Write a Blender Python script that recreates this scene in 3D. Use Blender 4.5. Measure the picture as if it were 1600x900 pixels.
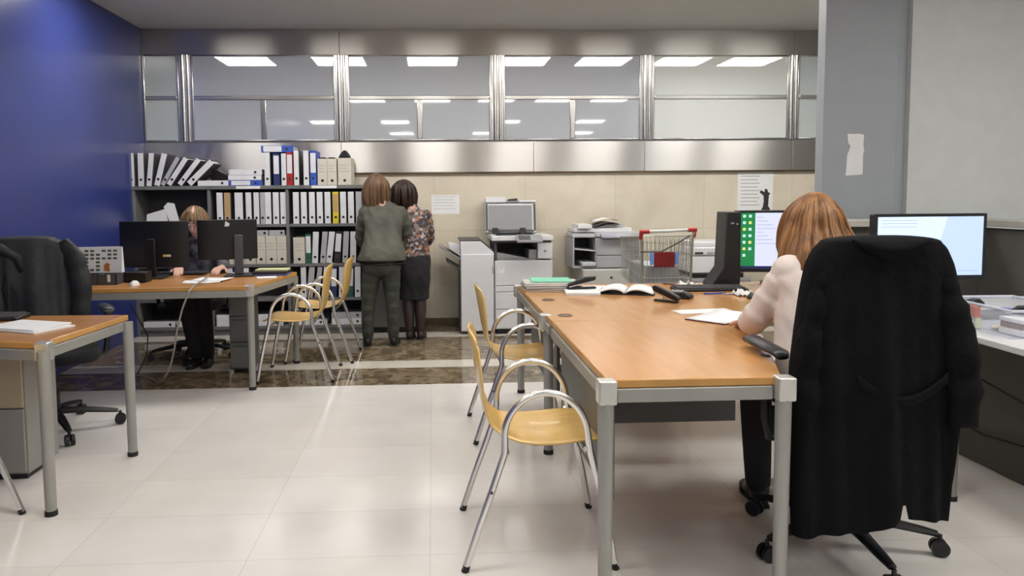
import bpy, bmesh, math, random
from mathutils import Vector, Matrix, Quaternion, noise
random.seed(7)
for o in list(bpy.data.objects): bpy.data.objects.remove(o)
SC = bpy.context.scene; COL = SC.collection
R = math.radians; PI = math.pi

# ------------------------------------------------------------------ camera, world, exposure
cam_d = bpy.data.cameras.new('camera'); cam = bpy.data.objects.new('camera', cam_d); COL.objects.link(cam); SC.camera = cam
F_PX, PITCH, YAW, ROLL, SX, SY, CH = 1150.57, 0.0719354, 0.0477548, -0.0080711, -68.64, -62.46, 1.3156
cam_d.sensor_width = 36.0; cam_d.lens = F_PX * 36.0 / 1600.0
cam_d.shift_x = -SX / 1600.0; cam_d.shift_y = SY / 1600.0
fwd = Vector((math.sin(YAW)*math.cos(PITCH), math.cos(YAW)*math.cos(PITCH), -math.sin(PITCH)))
rt = Vector((math.cos(YAW), -math.sin(YAW), 0)); up = rt.cross(fwd)
rt2 = math.cos(ROLL)*rt + math.sin(ROLL)*up; up2 = -math.sin(ROLL)*rt + math.cos(ROLL)*up
cam.matrix_world = Matrix(((rt2.x, up2.x, -fwd.x, 0), (rt2.y, up2.y, -fwd.y, 0), (rt2.z, up2.z, -fwd.z, CH), (0, 0, 0, 1)))
cam_d.clip_start = 0.05
SC.view_settings.view_transform = 'Standard'; SC.view_settings.look = 'None'
SC.view_settings.gamma = 1.0; SC.view_settings.use_curve_mapping = False
SC.view_settings.exposure = 0.22
w = bpy.data.worlds.new('world'); SC.world = w; w.use_nodes = True
w.node_tree.nodes['Background'].inputs[0].default_value = (.5, .55, .6, 1); w.node_tree.nodes['Background'].inputs[1].default_value = 0.05
PANEL_POWER = 15.0

# ------------------------------------------------------------------ materials
MC = {}
def mat(name, col=(.5, .5, .5), rough=.5, metal=0.0, noise_amt=0.0, nscale=8.0, bump=0.0, bscale=60.0, stretch=(1, 1, 1), coat=0.0, spec=.5, col2=None, sheen=0.0, ior=1.5, detail=5):
    if name in MC: return MC[name]
    m = bpy.data.materials.new(name); m.use_nodes = True; MC[name] = m
    nt = m.node_tree; b = nt.nodes['Principled BSDF']
    b.inputs['Base Color'].default_value = (*col, 1); b.inputs['Roughness'].default_value = rough
    b.inputs['Metallic'].default_value = metal; b.inputs['IOR'].default_value = ior
    b.inputs['Specular IOR Level'].default_value = spec; b.inputs['Coat Weight'].default_value = coat
    b.inputs['Sheen Weight'].default_value = sheen
    tc = nt.nodes.new('ShaderNodeTexCoord'); mp = nt.nodes.new('ShaderNodeMapping'); mp.inputs['Scale'].default_value = stretch
    nt.links.new(tc.outputs['Object'], mp.inputs[0])
    n = nt.nodes.new('ShaderNodeTexNoise'); n.inputs['Scale'].default_value = nscale; n.inputs['Detail'].default_value = detail
    nt.links.new(mp.outputs[0], n.inputs[0])
    r = nt.nodes.new('ShaderNodeValToRGB')
    c2 = col2 if col2 else tuple(max(0, c*(1-noise_amt)) for c in col)
    c1 = col if col2 else tuple(min(1, c*(1+noise_amt*.5)) for c in col)
    r.color_ramp.elements[0].position = .35; r.color_ramp.elements[1].position = .65
    r.color_ramp.elements[0].color = (*c2, 1); r.color_ramp.elements[1].color = (*c1, 1)
    nt.links.new(n.outputs[0], r.inputs[0])
    nt.links.new(r.outputs[0], b.inputs['Base Color'])
    if bump:
        n2 = nt.nodes.new('ShaderNodeTexNoise'); n2.inputs['Scale'].default_value = bscale; n2.inputs['Detail'].default_value = 3
        nt.links.new(mp.outputs[0], n2.inputs[0])
        bp = nt.nodes.new('ShaderNodeBump'); bp.inputs['Strength'].default_value = bump; bp.inputs['Distance'].default_value = .01
        nt.links.new(n2.outputs[0], bp.inputs['Height']); nt.links.new(bp.outputs[0], b.inputs['Normal'])
    return m
def emis(name, col, s):
    m = bpy.data.materials.new(name); m.use_nodes = True; b = m.node_tree.nodes['Principled BSDF']
    b.inputs['Base Color'].default_value = (*[c*.3 for c in col], 1)
    b.inputs['Emission Color'].default_value = (*col, 1); b.inputs['Emission Strength'].default_value = s
    b.inputs['Roughness'].default_value = .3
    return m
def math_node(nt, op, a, b=None, c=None):
    n = nt.nodes.new('ShaderNodeMath'); n.operation = op
    for i, v in enumerate((a, b, c)):
        if v is None: continue
        if isinstance(v, (int, float)): n.inputs[i].default_value = v
        else: nt.links.new(v, n.inputs[i])
    return n.outputs[0]
def seam_mask(nt, coord, offset, pitch, width):
    """1 on seams spaced at pitch"""
    f = math_node(nt, 'FRACT', math_node(nt, 'DIVIDE', math_node(nt, 'SUBTRACT', coord, offset - width/2), pitch))
    return math_node(nt, 'LESS_THAN', f, width/pitch)
def tile_mat(name, c1, c2, nsc, px, ox, py, oy, axis2='Y', seamcol=(.5, .48, .45), rough=.12, width=.004, detail=6, seamfac=.6, ramp=(.35, .7), spec=.5, dist=0.0):
    m = bpy.data.materials.new(name); m.use_nodes = True; nt = m.node_tree; b = nt.nodes['Principled BSDF']
    g = nt.nodes.new('ShaderNodeNewGeometry'); s = nt.nodes.new('ShaderNodeSeparateXYZ'); nt.links.new(g.outputs['Position'], s.inputs[0])
    n = nt.nodes.new('ShaderNodeTexNoise'); n.inputs['Scale'].default_value = nsc; n.inputs['Detail'].default_value = detail; n.inputs['Distortion'].default_value = dist
    nt.links.new(g.outputs['Position'], n.inputs[0])
    r = nt.nodes.new('ShaderNodeValToRGB'); r.color_ramp.elements[0].position, r.color_ramp.elements[1].position = ramp
    r.color_ramp.elements[0].color = (*c1, 1); r.color_ramp.elements[1].color = (*c2, 1); nt.links.new(n.outputs[0], r.inputs[0])
    a = seam_mask(nt, s.outputs['X'], ox, px, width); c = seam_mask(nt, s.outputs[axis2], oy, py, width)
    mx = math_node(nt, 'MULTIPLY', math_node(nt, 'MAXIMUM', a, c), seamfac)
    # every tile its own slight tone
    ca = math_node(nt, 'FLOOR', math_node(nt, 'DIVIDE', math_node(nt, 'SUBTRACT', s.outputs['X'], ox), px))
    cb = math_node(nt, 'FLOOR', math_node(nt, 'DIVIDE', math_node(nt, 'SUBTRACT', s.outputs[axis2], oy), py))
    wn = nt.nodes.new('ShaderNodeTexWhiteNoise'); cv = nt.nodes.new('ShaderNodeCombineXYZ')
    nt.links.new(ca, cv.inputs[0]); nt.links.new(cb, cv.inputs[1]); nt.links.new(cv.outputs[0], wn.inputs[0])
    tone = math_node(nt, 'ADD', math_node(nt, 'MULTIPLY', wn.outputs[0], .06), .96)
    hs = nt.nodes.new('ShaderNodeHueSaturation'); nt.links.new(r.outputs[0], hs.inputs['Color']); nt.links.new(tone, hs.inputs['Value'])
    mix = nt.nodes.new('ShaderNodeMixRGB'); nt.links.new(mx, mix.inputs[0]); nt.links.new(hs.outputs[0], mix.inputs[1]); mix.inputs[2].default_value = (*seamcol, 1)
    nt.links.new(mix.outputs[0], b.inputs['Base Color']); b.inputs['Roughness'].default_value = rough; b.inputs['Specular IOR Level'].default_value = spec
    return m
def brushed(name, col, r1=.35, aniso=.85):
    m = bpy.data.materials.new(name); m.use_nodes = True; nt = m.node_tree; b = nt.nodes['Principled BSDF']
    b.inputs['Base Color'].default_value = (*col, 1); b.inputs['Metallic'].default_value = 1; b.inputs['Roughness'].default_value = r1
    b.inputs['Anisotropic'].default_value = aniso
    cv = nt.nodes.new('ShaderNodeCombineXYZ'); cv.inputs[2].default_value = 1.0
    nt.links.new(cv.outputs[0], b.inputs['Tangent'])
    g = nt.nodes.new('ShaderNodeNewGeometry'); mp = nt.nodes.new('ShaderNodeMapping'); mp.inputs['Scale'].default_value = (.4, 1, 60)
    nt.links.new(g.outputs['Position'], mp.inputs[0]); n = nt.nodes.new('ShaderNodeTexNoise'); n.inputs['Scale'].default_value = 3
    nt.links.new(mp.outputs[0], n.inputs[0])
    nt.links.new(math_node(nt, 'ADD', math_node(nt, 'MULTIPLY', n.outputs[0], .02), r1-.01), b.inputs['Roughness'])
    return m
def wood(name, c1, c2, rough=.3, stretch=(1.2, 14, 14), coat=.0):
    return mat(name, c1, rough, nscale=2.2, col2=c2, stretch=stretch, coat=coat)
def hairmat(name, c1, c2):
    return mat(name, c1, .42, nscale=5, col2=c2, stretch=(6, 6, .35), bump=.5, bscale=18, spec=.4, detail=1.0)

M_white = mat('white_plastic', (.72, .72, .73), .4, noise_amt=.03)
M_lgrey = mat('light_grey_plastic', (.5, .5, .51), .45, noise_amt=.04)
M_mgrey = mat('mid_grey_plastic', (.28, .28, .29), .45, noise_amt=.05)
M_dgrey = mat('dark_grey_plastic', (.07, .07, .075), .5, noise_amt=.1)
M_black = mat('black_plastic', (.007, .007, .008), .42, noise_amt=.2)
M_rubber = mat('black_rubber', (.015, .015, .015), .8, noise_amt=.2)
M_chrome = mat('chrome', (.80, .79, .77), .24, metal=1, noise_amt=.03)
M_alu = mat('grey_painted_steel', (.34, .335, .31), .42, metal=.35, noise_amt=.05)
M_bracket = mat('cast_aluminium', (.62, .61, .58), .32, metal=.7, noise_amt=.06)
M_panel = mat('dark_grey_steel_panel', (.13, .13, .125), .45, noise_amt=.06)
M_shelf = mat('shelving_grey_steel', (.17, .17, .17), .4, noise_amt=.06)
M_top = wood('honey_laminate', (.60, .31, .12), (.54, .265, .095), .16, (14, 1.5, 14))
M_top2 = wood('orange_laminate', (.50, .235, .08), (.44, .20, .065), .26, (1.5, 14, 14))
M_edge = mat('laminate_edge', (.55, .29, .08), .35, noise_amt=.1)
M_ply = wood('beech_plywood', (.76, .50, .17), (.70, .45, .14), .25, (2, 20, 2), coat=.3)
M_paper = mat('paper', (.80, .80, .80), .8, noise_amt=.03)
M_ink = mat('grey_print', (.35, .35, .37), .8)
M_inkb = mat('black_print', (.03, .03, .03), .8)
M_skin = mat('skin', (.62, .36, .26), .5, noise_amt=.08)
M_blackcloth = mat('black_wool', (.0045, .0045, .005), .95, noise_amt=.3, bump=.4, bscale=40, spec=.15)
M_blackmesh = mat('black_upholstery', (.014, .014, .016), .85, noise_amt=.2, bump=.3, bscale=200, spec=.3)

# ------------------------------------------------------------------ mesh helpers
class MB:
    def __init__(s): s.bm = bmesh.new(); s.mats = []
    def mi(s, m):
        if m not in s.mats: s.mats.append(m)
        return s.mats.index(m)
    def _fin(s, before, m):
        i = s.mi(m) if m is not None else 0
        for f in s.bm.faces:
            if f not in before: f.material_index = i
    def box(s, x0, x1, y0, y1, z0, z1, m=None, rot=None, piv=None):
        i = s.mi(m) if m is not None else 0
        v = [s.bm.verts.new((x, y, z)) for x in (x0, x1) for y in (y0, y1) for z in (z0, z1)]
        for q in ((0, 1, 3, 2), (4, 6, 7, 5), (0, 4, 5, 1), (2, 3, 7, 6), (0, 2, 6, 4), (1, 5, 7, 3)):
            f = s.bm.faces.new([v[k] for k in q]); f.material_index = i
        if rot is not None:
            p = Vector(piv if piv else ((x0+x1)/2, (y0+y1)/2, (z0+z1)/2))
            for a in v: a.co = p + rot @ (a.co - p)
        return v
    def prism(s, poly, a0, a1, axis='z', m=None):
        """poly of 2D points extruded along axis. axis z: (x,y); y: (x,z); x: (y,z)"""
        i = s.mi(m) if m is not None else 0
        def P(p, a): return {'z': (p[0], p[1], a), 'y': (p[0], a, p[1]), 'x': (a, p[0], p[1])}[axis]
        A = [s.bm.verts.new(P(p, a0)) for p in poly]; B = [s.bm.verts.new(P(p, a1)) for p in poly]
        n = len(poly); fs = [s.bm.faces.new(A[::-1]), s.bm.faces.new(B)]
        for k in range(n): fs.append(s.bm.faces.new((A[k], A[(k+1) % n], B[(k+1) % n], B[k])))
        for f in fs: f.material_index = i
        return A+B
    def tube(s, pts, r, n=10, m=None, closed=False, sq=(1, 1), refup=None):
        i = s.mi(m) if m is not None else 0
        pts = [Vector(p) for p in pts]; N = len(pts); rs = r if isinstance(r, (list, tuple)) else [r]*N
        rings = []; prev = None
        for k, p in enumerate(pts):
            if closed: t = pts[(k+1) % N]-pts[k-1]
            else: t = pts[min(k+1, N-1)]-pts[max(k-1, 0)]
            if t.length < 1e-9: t = Vector((0, 0, 1))
            t.normalize()
            if prev is None:
                u = Vector(refup) if refup else (Vector((0, 0, 1)) if abs(t.z) < .9 else Vector((1, 0, 0)))
                a = (u - t*u.dot(t)).normalized()
            else:
                a = prev - t*prev.dot(t)
                a = a.normalized() if a.length > 1e-6 else t.orthogonal().normalized()
            prev = a; b = t.cross(a)
            rings.append([s.bm.verts.new(p + a*math.cos(2*PI*j/n)*rs[k]*sq[0] + b*math.sin(2*PI*j/n)*rs[k]*sq[1]) for j in range(n)])
        for k in range(N if closed else N-1):
            A = rings[k]; B = rings[(k+1) % N]
            for j in range(n):
                f = s.bm.faces.new((A[j], A[(j+1) % n], B[(j+1) % n], B[j])); f.material_index = i
        if not closed:
            f = s.bm.faces.new(rings[0][::-1]); f.material_index = i
            f = s.bm.faces.new(rings[-1]); f.material_index = i
        return rings
    def cyl(s, p0, p1, r0, r1=None, n=20, m=None): return s.tube([p0, p1], [r0, r0 if r1 is None else r1], n, m)
    def ell(s, c, rad, m=None, rot=None, seg=14, rings=10):
        i = s.mi(m) if m is not None else 0
        mt = Matrix.Translation(Vector(c)) @ (rot.to_4x4() if rot is not None else Matrix.Identity(4)) @ Matrix.Diagonal((*rad, 1)) if not isinstance(rad, (int, float)) else Matrix.Translation(Vector(c)) @ Matrix.Diagonal((rad, rad, rad, 1))
        r = bmesh.ops.create_uvsphere(s.bm, u_segments=seg, v_segments=rings, radius=1, matrix=mt)
        for v in r['verts']:
            for f in v.link_faces: f.material_index = i
        return r['verts']
    def cap(s, p0, p1, r0, r1=None, m=None, n=14, flat=(1, 1), refup=None):
        """tapered capsule"""
        r1 = r0 if r1 is None else r1; p0 = Vector(p0); p1 = Vector(p1); d = (p1-p0)
        L = d.length; d = d/L if L > 1e-9 else Vector((0, 0, 1))
        pts, rs = [], []
        for a in (88, 65, 40, 20): pts.append(p0 - d*r0*math.sin(R(a))); rs.append(max(r0*math.cos(R(a)), 1e-4))
        pts += [p0, p1]; rs += [r0, r1]
        for a in (20, 40, 65, 88): pts.append(p1 + d*r1*math.sin(R(a))); rs.append(max(r1*math.cos(R(a)), 1e-4))
        s.tube(pts, rs, n, m, sq=flat, refup=refup)
    def lathe(s, prof, c=(0, 0, 0), n=24, m=None):
        i = s.mi(m) if m is not None else 0; c = Vector(c)
        rg = [[s.bm.verts.new(c+Vector((r*math.cos(2*PI*j/n), r*math.sin(2*PI*j/n), z))) for j in range(n)] for r, z in prof]
        for A, B in zip(rg, rg[1:]):
            for j in range(n):
                f = s.bm.faces.new((A[j], A[(j+1) % n], B[(j+1) % n], B[j])); f.material_index = i
        for rr in (rg[0][::-1], rg[-1]):
            f = s.bm.faces.new(rr); f.material_index = i
    def grid(s, fn, nu, nv, m=None, closeu=False):
        i = s.mi(m) if m is not None else 0
        V = [[s.bm.verts.new(fn(a/(nu if closeu else nu-1), b/(nv-1))) for b in range(nv)] for a in range(nu)]
        for a in range(nu if closeu else nu-1):
            for b in range(nv-1):
                f = s.bm.faces.new((V[a][b], V[(a+1) % nu][b], V[(a+1) % nu][b+1], V[a][b+1])); f.material_index = i
        return V
    def xf(s, mtx):
        for v in s.bm.verts: v.co = mtx @ v.co
    def build(s, name, m=None, parent=None, world=False, bevel=0, seg=2, smooth=35, thick=0, loc=None, sub=0):
        if world and parent is not None:
            L = parent.location
            off = Vector(L)
            pp = parent.parent
            while pp is not None: off = off + pp.location; pp = pp.parent
            for v in s.bm.verts: v.co -= off
        if thick == 0: bmesh.ops.recalc_face_normals(s.bm, faces=s.bm.faces)
        if loc is not None:
            for v in s.bm.verts: v.co -= Vector(loc)
        me = bpy.data.meshes.new(name); s.bm.to_mesh(me); s.bm.free()
        ml = list(s.mats)
        if m is not None:
            if not ml: ml = [m]
        for x in ml: me.materials.append(x)
        if smooth:
            me.shade_smooth()
            if smooth < 180: me.set_sharp_from_angle(angle=R(smooth))
        o = bpy.data.objects.new(name, me); COL.objects.link(o)
        if parent is not None: o.parent = parent
        if loc is not None: o.location = loc
        if thick:
            d = o.modifiers.new('solid', 'SOLIDIFY'); d.thickness = thick; d.offset = 0
        if sub:
            d = o.modifiers.new('sub', 'SUBSURF'); d.levels = sub; d.render_levels = sub
        if bevel:
            d = o.modifiers.new('bevel', 'BEVEL'); d.width = bevel; d.segments = seg; d.limit_method = 'ANGLE'; d.angle_limit = R(40); d.harden_normals = False
        return o
def tag(o, label=None, cat=None, group=None, kind=None):
    if label: o['label'] = label
    if cat: o['category'] = cat
    if group: o['group'] = group
    if kind: o['kind'] = kind
    return o
def thing(name, label, cat, loc=(0, 0, 0), rz=0, group=None):
    o = bpy.data.objects.new(name, None); COL.objects.link(o); o.location = loc; o.rotation_euler = (0, 0, rz); o.empty_display_size = .1
    return tag(o, label, cat, group)
def dup(root, loc=None, rot=None, label=None, group=None):
    kids = {}
    for o in bpy.data.objects:
        if o.parent: kids.setdefault(o.parent.name, []).append(o)
    def rec(o, par):
        c = o.copy(); COL.objects.link(c); c.parent = par
        for ch in kids.get(o.name, []): rec(ch, c)
        return c
    r = rec(root, None)
    if loc is not None: r.location = loc
    if rot is not None: r.rotation_euler = rot
    if label: r['label'] = label
    if group: r['group'] = group
    return r
def remesh(o, voxel, smooth=6, decimate=0):
    d = o.modifiers.new('remesh', 'REMESH'); d.mode = 'VOXEL'; d.voxel_size = voxel; d.use_smooth_shade = True
    if smooth:
        k = o.modifiers.new('smooth', 'SMOOTH'); k.factor = .5; k.iterations = smooth
    return o
def struct(name, mb, m=None, **k):
    return tag(mb.build(name, m, **k), kind='structure')

# ------------------------------------------------------------------ room shell
XL, XR, YB, YF, ZC = -2.81, 8.0, 7.44, -6.5, 2.95
M_floor = tile_mat('polished_white_tile', (.70, .67, .63), (.755, .73, .695), 3.0, .665, -.023, .395, 2.62, seamcol=(.42, .40, .37), rough=.13, width=.004, seamfac=.38)
M_marble = tile_mat('brown_marble', (.11, .080, .046), (.32, .25, .165), 9.0, .6, .1, .6, 5.0, seamcol=(.05, .04, .03), rough=.07, width=.002, detail=10, ramp=(.38, .72), dist=1.2)
M_cream = tile_mat('cream_marble', (.56, .52, .45), (.68, .64, .57), 4.0, .9, .1, 3, 5.0, seamcol=(.3, .28, .24), rough=.1, width=.003)
f = MB()
for (y0, y1, m) in ((YF, 5.07, M_floor), (5.07, 5.575, M_marble), (5.575, 5.82, M_cream), (5.82, 6.78, M_marble), (6.78, 7.04, M_cream), (7.04, YB, M_marble)):
    f.box(XL-.1, XR+.1, y0, y1, -.06, 0, m)
struct('floor', f, bevel=0, smooth=0)
M_ceil = mat('ceiling_paint', (.57, .57, .55), .75, noise_amt=.02)
f = MB(); f.box(XL-.1, XR+.1, YF-.1, YB+.1, ZC, ZC+.08); struct('ceiling', f, M_ceil, smooth=0)
M_blue = mat('blue_satin_paint', (.034, .050, .215), .30, noise_amt=.12, nscale=1.2, spec=.6)
f = MB(); f.box(XL-.1, XL, YF-.1, YB+.1, 0, ZC); struct('wall_left', f, M_blue, smooth=0)
M_rwall = mat('grey_paint', (.42, .43, .44), .6, noise_amt=.03)
f = MB(); f.box(XR, XR+.1, YF-.1, YB+.1, 0, ZC); struct('wall_right', f, M_rwall, smooth=0)
f = MB(); f.box(XL-.1, XR+.1, YF-.1, YF, 0, ZC); struct('wall_front', f, M_rwall, smooth=0)
# back wall: beige marble, brushed steel bands
M_beige = tile_mat('beige_marble', (.60, .53, .41), (.76, .69, .57), 2.4, .92, .02, .55, .96, axis2='Z', seamcol=(.36, .31, .22), rough=.22, width=.004, detail=9, ramp=(.25, .75), seamfac=.5, dist=.6)
M_steel = brushed('brushed_steel', (.68, .655, .63), .31, 1.0)
f = MB(); f.box(XL, XR, YB, YB+.12, 0, 1.53, M_beige); f.box(XL, XR, YB, YB+.12, 1.53, ZC, M_rwall); struct('wall_back', f, smooth=0)
f = MB(); f.box(XL, XR, YB-.015, YB, 0, .07); struct('baseboard_back', f, mat('brown_marble_plinth', (.14, .105, .065), .2, noise_amt=.4), smooth=0)
f = MB()
for x0, x1 in ((XL, -.90), (-.897, 1.02), (1.023, 2.15), (2.153, 3.68), (3.683, 5.3)): f.box(x0, x1, YB-.03, YB-.001, 1.545, 1.845)
struct('trim_1', f, M_steel, smooth=0, bevel=.002)
f = MB(); f.box(XL, XR, YB-.032, YB-.001, 1.53, 1.544); struct('trim_2', f, mat('bronze_strip', (.16, .10, .05), .35, metal=.6, noise_amt=.5, nscale=3), smooth=0)
f = MB()
for x0, x1 in ((XL, -.90), (-.897, 3.68), (3.683, 5.3)): f.box(x0, x1, YB-.03, YB-.001, 2.70, ZC)
struct('trim_3', f, brushed('brushed_steel_dark', (.50, .475, .445), .31, 1.0), smooth=0, bevel=.002)
# window row
M_frame = mat('polished_steel_frame', (.60, .585, .56), .2, metal=1, noise_amt=.05)
def glass(name, c):
    return mat(name, c, .03, noise_amt=.03, nscale=1.0, ior=1.75, spec=.75)
G_bl = glass('glass_backlight_tint_blue', (.47, .49, .535)); G_gr = glass('glass_backlight_tint_green', (.70, .73, .70)); G_tl = glass('glass_backlight_tint_teal', (.52, .565, .56)); G_bl2 = glass('glass_backlight_tint_slate', (.49, .515, .55))  # light from the rooms behind is put into each pane's base colour
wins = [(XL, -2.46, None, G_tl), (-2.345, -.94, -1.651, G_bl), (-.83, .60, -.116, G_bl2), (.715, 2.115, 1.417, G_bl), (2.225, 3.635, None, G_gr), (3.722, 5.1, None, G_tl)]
ZS, ZR, ZT = 1.86, 2.285, 2.70
for i, (x0, x1, sub, gm) in enumerate(wins):
    root = thing('window_%d' % (i+1), None, None, (x0, YB, ZS)); tag(root, kind='structure')
    fr = MB(); t = .022; yb, yf = YB-.001, YB-.028
    fr.box(x0, x0+t, yf, yb, ZS, ZT); fr.box(x1-t, x1, yf, yb, ZS, ZT)
    fr.box(x0+t, x1-t, yf, yb, ZT-.012, ZT); fr.box(x0+t, x1-t, yf, yb, ZS, ZS+.016)
    fr.box(x0+t, x1-t, yf, yb, ZR-.02, ZR+.02)
    if sub: fr.box(sub-.026, sub+.026, yf, yb, ZS+.016, ZR-.02)
    fr.build('window_frame', M_frame, root, world=True, bevel=.008, seg=3)
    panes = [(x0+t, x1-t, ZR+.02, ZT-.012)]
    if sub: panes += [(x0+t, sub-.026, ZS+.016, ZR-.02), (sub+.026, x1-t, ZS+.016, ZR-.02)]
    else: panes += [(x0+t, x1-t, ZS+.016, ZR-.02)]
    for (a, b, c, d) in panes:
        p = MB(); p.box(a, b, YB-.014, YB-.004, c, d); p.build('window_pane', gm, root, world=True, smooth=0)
f = MB()
for x in (-2.40, -.885, .658, 2.17, 3.678):
    f.box(x-.058, x+.058, YB-.02, YB-.001, ZS, ZT-.0)
    f.cyl((x-.02, YB-.024, ZS), (x-.02, YB-.024, ZT), .02, n=12); f.cyl((x+.028, YB-.024, ZS), (x+.028, YB-.024, ZT), .016, n=12)
struct('trim_4', f, M_frame)
# right: pillar, wall behind the partition, partition with ledge
M_pil = mat('blue_grey_paint', (.34, .365, .395), .5, noise_amt=.03)
M_lw = mat('light_grey_paint', (.60, .62, .62), .55, noise_amt=.03)
f = MB(); f.box(2.655, 3.17, 4.92, 5.02, 0, ZC); f.box(3.173, 3.235, 4.935, 5.02, 0, ZC); struct('wall_pillar', f, M_pil, smooth=0, bevel=.004)
f = MB(); f.box(3.235, XR, 4.89, 5.02, 0, ZC); struct('wall_side', f, M_lw, smooth=0)
M_part = mat('partition_laminate', (.085, .082, .072), .5, noise_amt=.06); M_part2 = mat('partition_laminate_light', (.13, .125, .112), .5, noise_amt=.06)
M_ledge = mat('cream_ledge', (.46, .45, .40), .4, noise_amt=.05)
pt = thing('partition', 'dark grey partition with cream ledge below grey pillar behind right monitor', 'partition', (2.9, 4.7, 0))
f = MB(); f.box(2.60, 3.56, 4.62, 4.70, 0, 1.09); f.build('panel', M_part, pt, world=True, bevel=.003)
f = MB(); f.box(3.56, 3.64, 2.2, 4.70, 0, 1.075); f.build('side_panel', M_part2, pt, world=True, bevel=.003)
f = MB(); f.prism([(2.58, 4.56), (3.50, 4.56), (3.50, 2.2), (3.70, 2.2), (3.70, 4.86), (2.58, 4.86)], 1.092, 1.135); f.build('ledge', M_ledge, pt, world=True, bevel=.004)

# ceiling light panels
M_lamp = emis('lamp_diffuser', (1, .97, .92), PANEL_POWER)
rows = [(5.75, [-2.21, -1.10, .02, 1.12, 2.11, 3.08, 3.94]), (2.15, [-1.10, .02, 1.12, 2.11, 3.08, 3.94, 5.1]), (-1.68, [-3.24+.9, -.8, 1.65, 3.55, 5.68, 6.86]), (-4.72, [-.78, 1.39, 3.96, 6.11])]
proto = None
for (y, xs) in rows:
    for x in xs:
        if proto is None:
            proto = thing('ceiling_light', 'square recessed ceiling light panel, mirrored in the high windows', 'ceiling light', (x, y, ZC), 0, 'recessed light panels above the room')
            q = MB(); q.box(-.30, .30, -.30, .30, -.012, -.004); q.build('diffuser', M_lamp, proto, smooth=0)
            q = MB()
            for (a, b, c, d) in ((-.32, .32, -.32, -.30), (-.32, .32, .30, .32), (-.32, -.30, -.30, .30), (.30, .32, -.30, .30)): q.box(a, b, c, d, -.016, 0)
            q.build('frame', M_white, proto, smooth=0)
        else: dup(proto, (x, y, ZC))
#@@OBJECTS
# ------------------------------------------------------------------ desks
def lerp2(a, b, t): return (a[0]+(b[0]-a[0])*t, a[1]+(b[1]-a[1])*t)
def inset(poly, d):
    c = Vector((sum(p[0] for p in poly)/len(poly), sum(p[1] for p in poly)/len(poly))); n = len(poly); out = []
    for i in range(n):
        p = Vector(poly[i]); a = (p-Vector(poly[i-1])).normalized(); b = (Vector(poly[(i+1) % n])-p).normalized()
        na = Vector((-a.y, a.x)); nb = Vector((-b.y, b.x)); m = (na+nb); m = m/(1+na.dot(nb)); out.append(tuple(p+m*d))
    return out
def desk(name, label, quads, legs, m_top, rails, z=.72, th=.028, brackets=(), panels=(), grommets=(), cat='desk', rail_h=.046, leg_r=.026):
    """quads: CCW polygons of worktops; rails: list of ((x,y),(x,y)) for the steel frame under the edge"""
    c = (sum(p[0] for p in quads[0])/len(quads[0]), sum(p[1] for p in quads[0])/len(quads[0])); root = thing(name, label, cat, (c[0], c[1], 0))
    for q in quads:
        b = MB(); b.prism(q, z-th, z, 'z', m_top)
        # front edge band shows lighter edging
        o = b.build('worktop', None, root, world=True, bevel=.004)
        o.data.materials.append(M_edge)
        for p in o.data.polygons:
            if abs(p.normal.z) < .5: p.material_index = 1
    zb = z-th
    for (a, b_) in rails:
        a = Vector(a); b_ = Vector(b_); d = (b_-a).normalized(); n = Vector((-d.y, d.x))*.011
        r = MB(); r.prism([tuple(a-n), tuple(b_-n), tuple(b_+n), tuple(a+n)], zb-rail_h, zb-.001, 'z'); r.build('frame_rail', M_alu, root, world=True, bevel=.003)
    for (x, y) in legs:
        l = MB(); l.cyl((x, y, .022), (x, y, zb-.002), leg_r*.86, leg_r, n=20); lo = l.build('leg', M_alu, root, world=True)
        l = MB(); l.cyl((x, y, 0), (x, y, .022), leg_r*.98, leg_r*.95, n=20); l.build('leg_foot', M_rubber, lo, world=True)
    for (x, y) in brackets:
        k = MB(); k.box(x-.029, x+.029, y-.029, y+.029, zb-.045, zb+.0325)
        k.build('corner_bracket', M_bracket, root, world=True, bevel=.006, seg=3)
    for (a, b_, z0, z1) in panels:
        a = Vector(a); b_ = Vector(b_); d = (b_-a).normalized(); n = Vector((-d.y, d.x))*.009
        r = MB(); r.prism([tuple(a-n), tuple(b_-n), tuple(b_+n), tuple(a+n)], z0, z1, 'z'); r.build('modesty_panel', M_panel, root, world=True, bevel=.003)
    for (x, y) in grommets:
        g = MB(); g.lathe([(.036, 0), (.036, .003), (.030, .004), (.029, .001), (.0, .001)], (x, y, z), 24); g.build('cable_grommet', mat('grommet_brown', (.16, .10, .07), .5, noise_amt=.1), root, world=True)
    return root
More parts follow.
